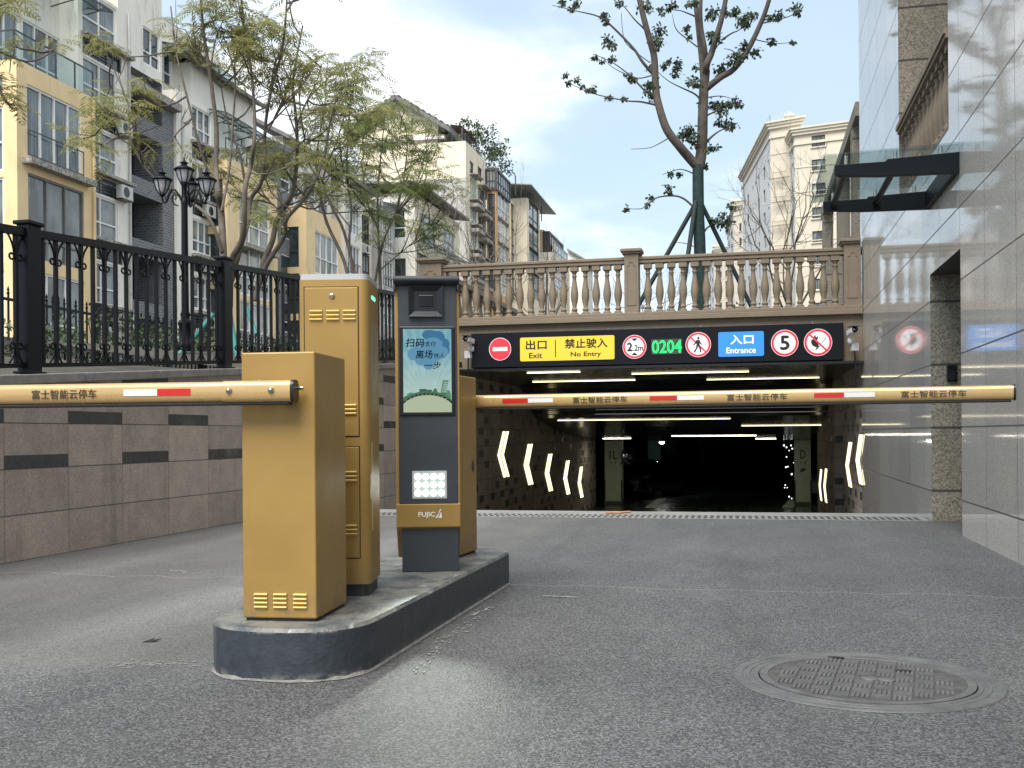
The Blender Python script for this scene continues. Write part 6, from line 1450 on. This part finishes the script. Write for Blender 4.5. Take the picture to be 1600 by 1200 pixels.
feather_tree('feathery tree with two pale close stems behind the fence, left of the gold cabinet', [
    ([(360, 480), (364, 410), (379, 380), (384, 347), (386, 292), (395, 260), (400, 227), (402, 190), (398, 120), (388, 50), (380, -30)], .075, .018), ([(363, 440), (379, 383), (390, 347), (395, 310), (410, 288), (417, 250), (418, 200), (428, 140), (445, 80), (452, 20), (455, -30)], .06, .016),
    ([(386, 290), (378, 240), (362, 200), (352, 150), (345, 100)], .028, .010), ([(400, 228), (425, 200), (440, 170), (468, 140)], .024, .010)], 17.0, LOLIVE, 22, gpos(362, 17.0, gL), 6, .42, 6, .68, .85)
feather_tree('leaning feathery tree with forked stems over the gold cabinet', [
    ([(400, 470), (413, 413), (428, 376), (436, 343), (458, 306), (465, 273), (468, 227), (466, 180), (462, 130), (470, 80), (478, 40)], .072, .016), ([(405, 450), (419, 413), (447, 369), (450, 343), (476, 314), (494, 286), (511, 240), (520, 190), (532, 150)], .06, .014),
    ([(466, 200), (480, 165), (498, 130), (508, 100)], .022, .009), ([(450, 345), (430, 320), (405, 300)], .02, .009), ([(500, 280), (480, 240), (482, 200)], .02, .009)], 18.0, LOLIVE, 23, gpos(405, 18, gL), 5, .46, 6, .62, .9, .40)
feather_tree('darker green feathery tree with thin black stems behind the gold cabinet', [
    ([(552, 470), (540, 408), (513, 347), (503, 299), (498, 250), (505, 200), (512, 170)], .06, .016), ([(562, 450), (540, 362), (520, 320), (508, 280), (530, 220), (545, 170)], .05, .014), ([(556, 440), (548, 380), (552, 330), (545, 270), (548, 210), (550, 160)], .045, .014)],
    23.0, LGREEN, 24, gpos(552, 23, 2.4), 9, .52, 6, .7, 1.15, .34, BARKD)
feather_tree('green feathery tree between the gold cabinet and the kiosk, in front of the gable', [
    ([(596, 470), (595, 408), (593, 345), (594, 290), (600, 230), (605, 185)], .06, .014), ([(588, 440), (600, 380), (622, 330), (634, 280), (640, 225), (636, 190)], .045, .012), ([(596, 400), (612, 350), (650, 300), (668, 262), (676, 235)], .035, .010), ([(594, 360), (575, 310), (570, 260), (578, 200)], .035, .010), ([(598, 420), (640, 385), (680, 350)], .025, .009)],
    28.0, LGREEN, 25, gpos(596, 28, 2.5), 9, .56, 6, .66, 1.2, .32, BARKD)
feather_tree('feathery tree beyond the left edge whose drooping sprays hang into the top corner', [
    ([(-160, 520), (-150, 300), (-120, 150), (-80, 90), (-30, 70), (12, 84)], .07, .014), ([(-80, 90), (-40, 30), (5, 8), (30, 0)], .03, .010), ([(12, 84), (45, 96), (75, 88), (95, 70)], .014, .007), ([(-60, 85), (-20, 110), (8, 140)], .014, .007)], 9.5, LOLIVE, 26, gpos(-160, 9.5, 1.75), 1, .30, 6, .9, .35, .85)

# ---- big broad-leaved tree behind the balustrade, wrapped and staked
def leafcluster(Q, p, r, rg, n, size=.085):
    for _ in range(n):
        o = rg.normal(0, r*.48, 3); c = p+o*np.array([1, 1, .85]); d = norm(rg.normal(0, .6, 3)+np.array([0, 0, -.7])+o/(r+.01)*.3); s_ = norm(np.cross(d, rg.normal(0, 1, 3))); L = size*rg.uniform(.7, 1.25); w_ = L*.30
        Q.append([c, c+d*L*.45+s_*w_, c+d*L, c+d*L*.45-s_*w_])
ZT = 20.3; rg = np.random.default_rng(5)
bt = thing('broadleaf_tree', 'big forked tree with sparse dark leaf tufts and green wrapped trunk behind the balustrade', 'tree', gpos(1095, ZT, 2.75))
mb = MB(); T = lambda pxs, r0, r1, zj=.25: limb(mb, pxs, ZT, r0, r1, rg, zj, 8)
limbs_ = [T([(1094, 262), (1078, 244), (1064, 227), (1046, 203), (1035, 171), (1029, 140), (1027, 91), (1021, 66), (1011, 28), (1003, -10), (996, -60)], .095, .050, .2), T([(1095, 262), (1099, 240), (1101, 212), (1102, 182), (1104, 140), (1107, 110)], .110, .085, .1),
    T([(1107, 118), (1109, 100), (1116, 84), (1123, 60), (1131, 35), (1139, 0), (1148, -50)], .070, .04), T([(1104, 136), (1102, 100), (1099, 70), (1096, 42), (1092, 0), (1088, -60)], .065, .04), T([(1109, 106), (1106, 75), (1101, 45), (1100, 10), (1104, -50)], .050, .03), T([(1107, 139), (1130, 121), (1151, 108), (1172, 80), (1193, 38), (1207, 0), (1216, -40)], .070, .035)]
subs = [([(1029, 164), (1005, 159), (980, 157), (927, 145), (889, 127)], .022), ([(1028, 156), (1008, 138), (990, 119), (962, 98), (931, 84)], .022), ([(1024, 115), (1008, 96), (994, 75), (962, 42), (941, 26), (905, 17), (868, 8)], .034), ([(1023, 64), (1012, 46), (997, 31), (982, 12), (964, -8)], .020), ([(1099, 157), (1090, 147), (1067, 136), (1048, 126), (1032, 112)], .022), ([(1094, 73), (1080, 62), (1064, 49), (1058, 36), (1056, 22)], .015), ([(1092, 26), (1078, 20), (1064, 16), (1029, 14)], .018),
    ([(1111, 152), (1130, 150), (1148, 154)], .013), ([(1109, 180), (1124, 173), (1137, 168), (1162, 164)], .018), ([(1108, 221), (1120, 210), (1134, 202), (1155, 199)], .024), ([(1132, 63), (1148, 52), (1162, 45), (1185, 18)], .020), ([(1198, 36), (1222, 30), (1242, 24), (1258, 12)], .015), ([(1186, 62), (1204, 66), (1221, 68), (1244, 66)], .011), ([(1085, 322), (1072, 311), (1057, 306), (1032, 308), (1016, 318), (1005, 326), (980, 326)], .022), ([(1086, 271), (1074, 266), (1062, 265), (1038, 273)], .014), ([(1101, 364), (1110, 354), (1122, 350), (1153, 351)], .024), ([(1050, 215), (1034, 224), (1018, 231), (990, 233)], .011), ([(1086, 385), (1072, 380), (1058, 379)], .010), ([(1022, 118), (1000, 122), (970, 110), (955, 100)], .014), ([(1020, 98), (985, 70), (978, 50), (976, 20)], .010), ([(1160, 96), (1150, 80), (1136, 76)], .014), ([(1117, 85), (1124, 74), (1130, 60), (1128, 20)], .016)]
for pxs, r0 in subs: limbs_.append(T(pxs, r0, .005, .12))
topt = []
for P in [limbs_[0]]+limbs_[2:6]: twig(mb, P[-1], norm(P[-1]-P[-3]), 1.5, .034, rg, 2, topt, .25, .12)
mb.build('trunk', BARKD, bt, True)
mb = MB(); limb(mb, [(1097, 548), (1096, 400), (1094, 330), (1094, 258)], ZT, .118, .108, rg, .0, 14); mb.build('trunk_wrap', WRAP, bt, True)
Q = []
cl = [(310, 70, 16), (325, 95, 12), (340, 200, 22), (345, 265, 13), (320, 170, 12), (555, 130, 20), (545, 190, 24), (548, 165, 20), (380, 10, 16), (490, 20, 24), (505, 35, 18), (520, 300, 18), (515, 400, 24), (525, 430, 20), (510, 375, 14), (640, 300, 16), (630, 330, 14), (700, 360, 20), (720, 375, 14), (800, 50, 22), (780, 70, 16), (810, 170, 24), (790, 150, 18), (835, 300, 20), (820, 320, 16), (880, 270, 20), (905, 255, 22), (940, 235, 20), (930, 200, 16), (920, 90, 20), (950, 75, 22), (935, 110, 16), (975, 65, 16), (985, 230, 16), (1165, 35, 18), (1175, 50, 12), (1080, 75, 16), (1095, 65, 12), (1060, 185, 11), (1050, 75, 11), (1155, 188, 7), (835, 470, 24), (800, 465, 22), (860, 465, 18), (895, 450, 20), (910, 465, 14), (830, 500, 16), (855, 550, 18), (820, 545, 16), (880, 560, 16), (680, 590, 26), (700, 610, 24), (660, 600, 20), (720, 640, 18), (690, 580, 16), (800, 655, 16), (775, 660, 12), (590, 835, 14), (598, 860, 9), (515, 882, 9), (492, 915, 9), (405, 930, 8), (845, 970, 22), (860, 990, 18), (800, 980, 16), (830, 1000, 16), (872, 920, 12), (190, 15, 14), (130, 10, 12), (165, 40, 10), (135, 335, 9), (185, 360, 8), (150, 372, 8), (212, 380, 7), (255, 398, 11), (240, 400, 9), (330, 433, 9), (395, 437, 10), (430, 340, 13), (440, 355, 10), (620, 22, 12), (600, 35, 10), (680, 125, 10), (695, 160, 9), (905, 45, 10), (885, 60, 9), (640, 775, 9), (605, 775, 8), (570, 60, 6), (575, 292, 10), (600, 275, 8), (640, 275, 10), (270, 255, 8), (300, 270, 8), (740, 460, 12), (715, 10, 12), (690, 15, 10), (560, 40, 8), (860, 60, 10), (720, 300, 9), (755, 740, 10)]
for x, y, r in cl:
    px_, py_ = 840+x/2.857, y/2.857; rr_ = r/2.857*ZT/FPX*1.25; zc = ZT+rg.normal(0, .18); p = np.array(gp(px_, zc)+Vector((0, 0, CAMH+(HY-ROLL*(px_-800)-py_)/FPX*zc))); leafcluster(Q, p, rr_, rg, int(8+r*2.6), .078)
for p, d in topt: leafcluster(Q, p, .16, rg, 34, .078)
qmesh('crown', Q, LCAMPH, bt, gpos(1095, ZT, 2.75))
for lab, (a, b), dz in (('dark green wooden stake leaning against the wrapped trunk from the left', ((1088, 322), (1032, 418)), .25), ('dark green wooden stake leaning against the wrapped trunk from the right', ((1100, 322), (1152, 430)), .2), ('dark green wooden stake in front of the wrapped trunk, almost upright', ((1090, 318), (1074, 425)), -.25)):
    mb = MB(); p = Vector(gp(a[0], ZT+dz*.35))+Vector((0, 0, CAMH+(HY-a[1])/FPX*ZT)); q = Vector(gp(b[0], ZT+dz))+Vector((0, 0, CAMH+(HY-b[1])/FPX*ZT)); q = p+(q-p)*((p.z-2.75)/(p.z-q.z)); mb.tube([q, p], .045, 8); tag(mb.build('tree_stake', STAKE), lab, 'stake', 'stakes around the wrapped tree')

# ---- bare trees
def bare(label, px, zc, ztop, seed, spread, mat=BARKD, r=.07, nst=5, base=2.7, depth=4, up=.16):
    rg = np.random.default_rng(seed); loc = gpos(px, zc, base); t = thing('bare_tree', label, 'tree', loc, 0, 'leafless trees'); mb = MB(); tips = []; p = np.array(loc); H = ztop-base
    mb.tube([p, p+np.array([.02, 0, H*.12]), p+np.array([0, .03, H*.22])], [r*1.3, r*1.1, r], 8)
    p = p+np.array([0, .03, H*.21])
    for k in range(nst):
        a = 6.28*k/nst+rg.normal(0, .3); d = np.array([math.cos(a)*spread, math.sin(a)*spread, 1.0]); twig(mb, p, d, H*.42, r*.62, rg, depth, tips, .22, up, (2, 3))
    mb.build('branches', mat, t, True); return t
bare('dark leafless tree spreading branches in front of the beige tower', 1236, 27, 7.6, 31, .62, r=.055, nst=6)
bare('small leafless tree low in front of the far beige tower, left of the big tree', 1040, 42, 8.2, 32, .7, BARK, .05, 5)
bare('thin leafless tree in front of the grey gable wall above the kiosk', 735, 34, 9.3, 33, .55, BARK, .05, 5)
bare('leafless tree with dark crooked branches above the left half of the balustrade', 846, 31, 7.0, 34, .8, BARKD, .055, 5)
bare('thin leafless tree beside the left newel of the balustrade', 702, 30, 7.0, 36, .7, BARK, .045, 5)
bare('thin leafless tree between the far blocks and the middle newel', 905, 48, 7.0, 37, .7, BARK, .05, 4)
# ---- shrubs
def shrub(label, px, zc, z0, w_, h, seed, n=500, mat=LSHRUB, group='shrubs', size=.07):
    rg = np.random.default_rng(seed); loc = gpos(px, zc, z0); t = thing('shrub', label, 'shrub', loc, 0, group); Q = []; mb = MB(); c = np.array(loc)
    for k in range(7):
        e = c+np.array([rg.normal(0, w_*.28), rg.normal(0, w_*.28), h*rg.uniform(.5, .95)]); mb.tube([c+rg.normal(0, .03, 3)*[1, 1, 0], (c+e)/2+rg.normal(0, .03, 3), e], [.012, .009, .004], 4)
    mb.build('stems', BARKD, t, True)
    for _ in range(max(6, n//26)):
        p = c+np.array([rg.normal(0, w_*.30), rg.normal(0, w_*.30), h*rg.uniform(.12, .95)]); leafcluster(Q, p, w_*.20, rg, 26, size)
    qmesh('leaves', Q, mat, t, loc); return t
for i, (px_, lab) in enumerate(((12, 'at the left edge of the photo'), (85, 'just right of the first big fence post'), (150, 'below the nearest yellow bay'), (205, 'below the recessed white bay'), (255, 'just left of the street lamp foot'), (325, 'just right of the street lamp foot'), (395, 'left of the gold front cabinet'), (440, 'half hidden by the tall gold cabinet'), (600, 'between the gold cabinet and the kiosk'))):
    shrub('low dark green shrub behind the iron fence, '+lab, px_, 13.5+i*.7, 2.0+.03*i, 1.0, .42+.08*(i % 3), 40+i, 300, group='shrubs behind the iron fence')
for i, (px_, w_, lab) in enumerate(((1152, .8, 'below the right stake'), (1185, .7, 'left of the dark bare tree'), (1290, .7, 'near the right newel'), (1020, .6, 'beside the middle newel'), (745, 1.0, 'near the left end'), (880, .7, 'right of the bare crooked tree'))):
    shrub('dark shrub seen through the balustrade '+lab, px_, 21.5, 2.7, w_, .85 if i < 2 else .5, 60+i, 480, group='shrubs behind the balustrade')
for i, (px_, py_, w_, h, lab) in enumerate(((693, 226, 2.6, 2.6, 'left part of the roof terrace, olive and twiggy'), (711, 224, 2.0, 2.2, 'middle of the roof terrace under the faded canopy'), (735, 226, 2.8, 3.4, 'right corner of the roof terrace, dark and rounded'), (765, 258, 4.0, 5.2, 'roof of the gabled building above the window row, large and dark'), (776, 268, 2.6, 3.6, 'roof edge beside the glass box'))):
    zc = 108+i*4; z0 = CAMH+(677-py_)/FPX*zc-.6; shrub('rooftop shrub on the '+lab, px_, zc, z0, w_, h, 80+i, 700, LGREEN if i == 0 else LSHRUB, 'plants on the roof terrace', .34)
for i, (px_, lab) in enumerate(((302, 'right of the lamp foot'), (368, 'behind the second fence post'))):
    pass
TEAL = M('teal_stake', (.05, .22, .21), .7)
for lab, (xa, ya_), (xb, yb_), zc in (('teal pole slanting down left behind the fence bars beside the lamp foot', (334, 488), (262, 572), 15.3), ('teal pole leaning beside the twin stem trunk behind the fence', (360, 478), (374, 575), 16.2), ('short teal pole slanting right behind the second big fence post', (384, 470), (402, 520), 17)):
    mb = MB(); p = Vector(gp(xa, zc))+Vector((0, 0, CAMH+(HY-ya_)/FPX*zc)); q = Vector(gp(xb, zc-.6))+Vector((0, 0, CAMH+(HY-yb_)/FPX*(zc-.6))); mb.tube([q, p], .035, 8); tag(mb.build('tree_prop', TEAL), lab, 'prop', 'teal tree props behind the fence')
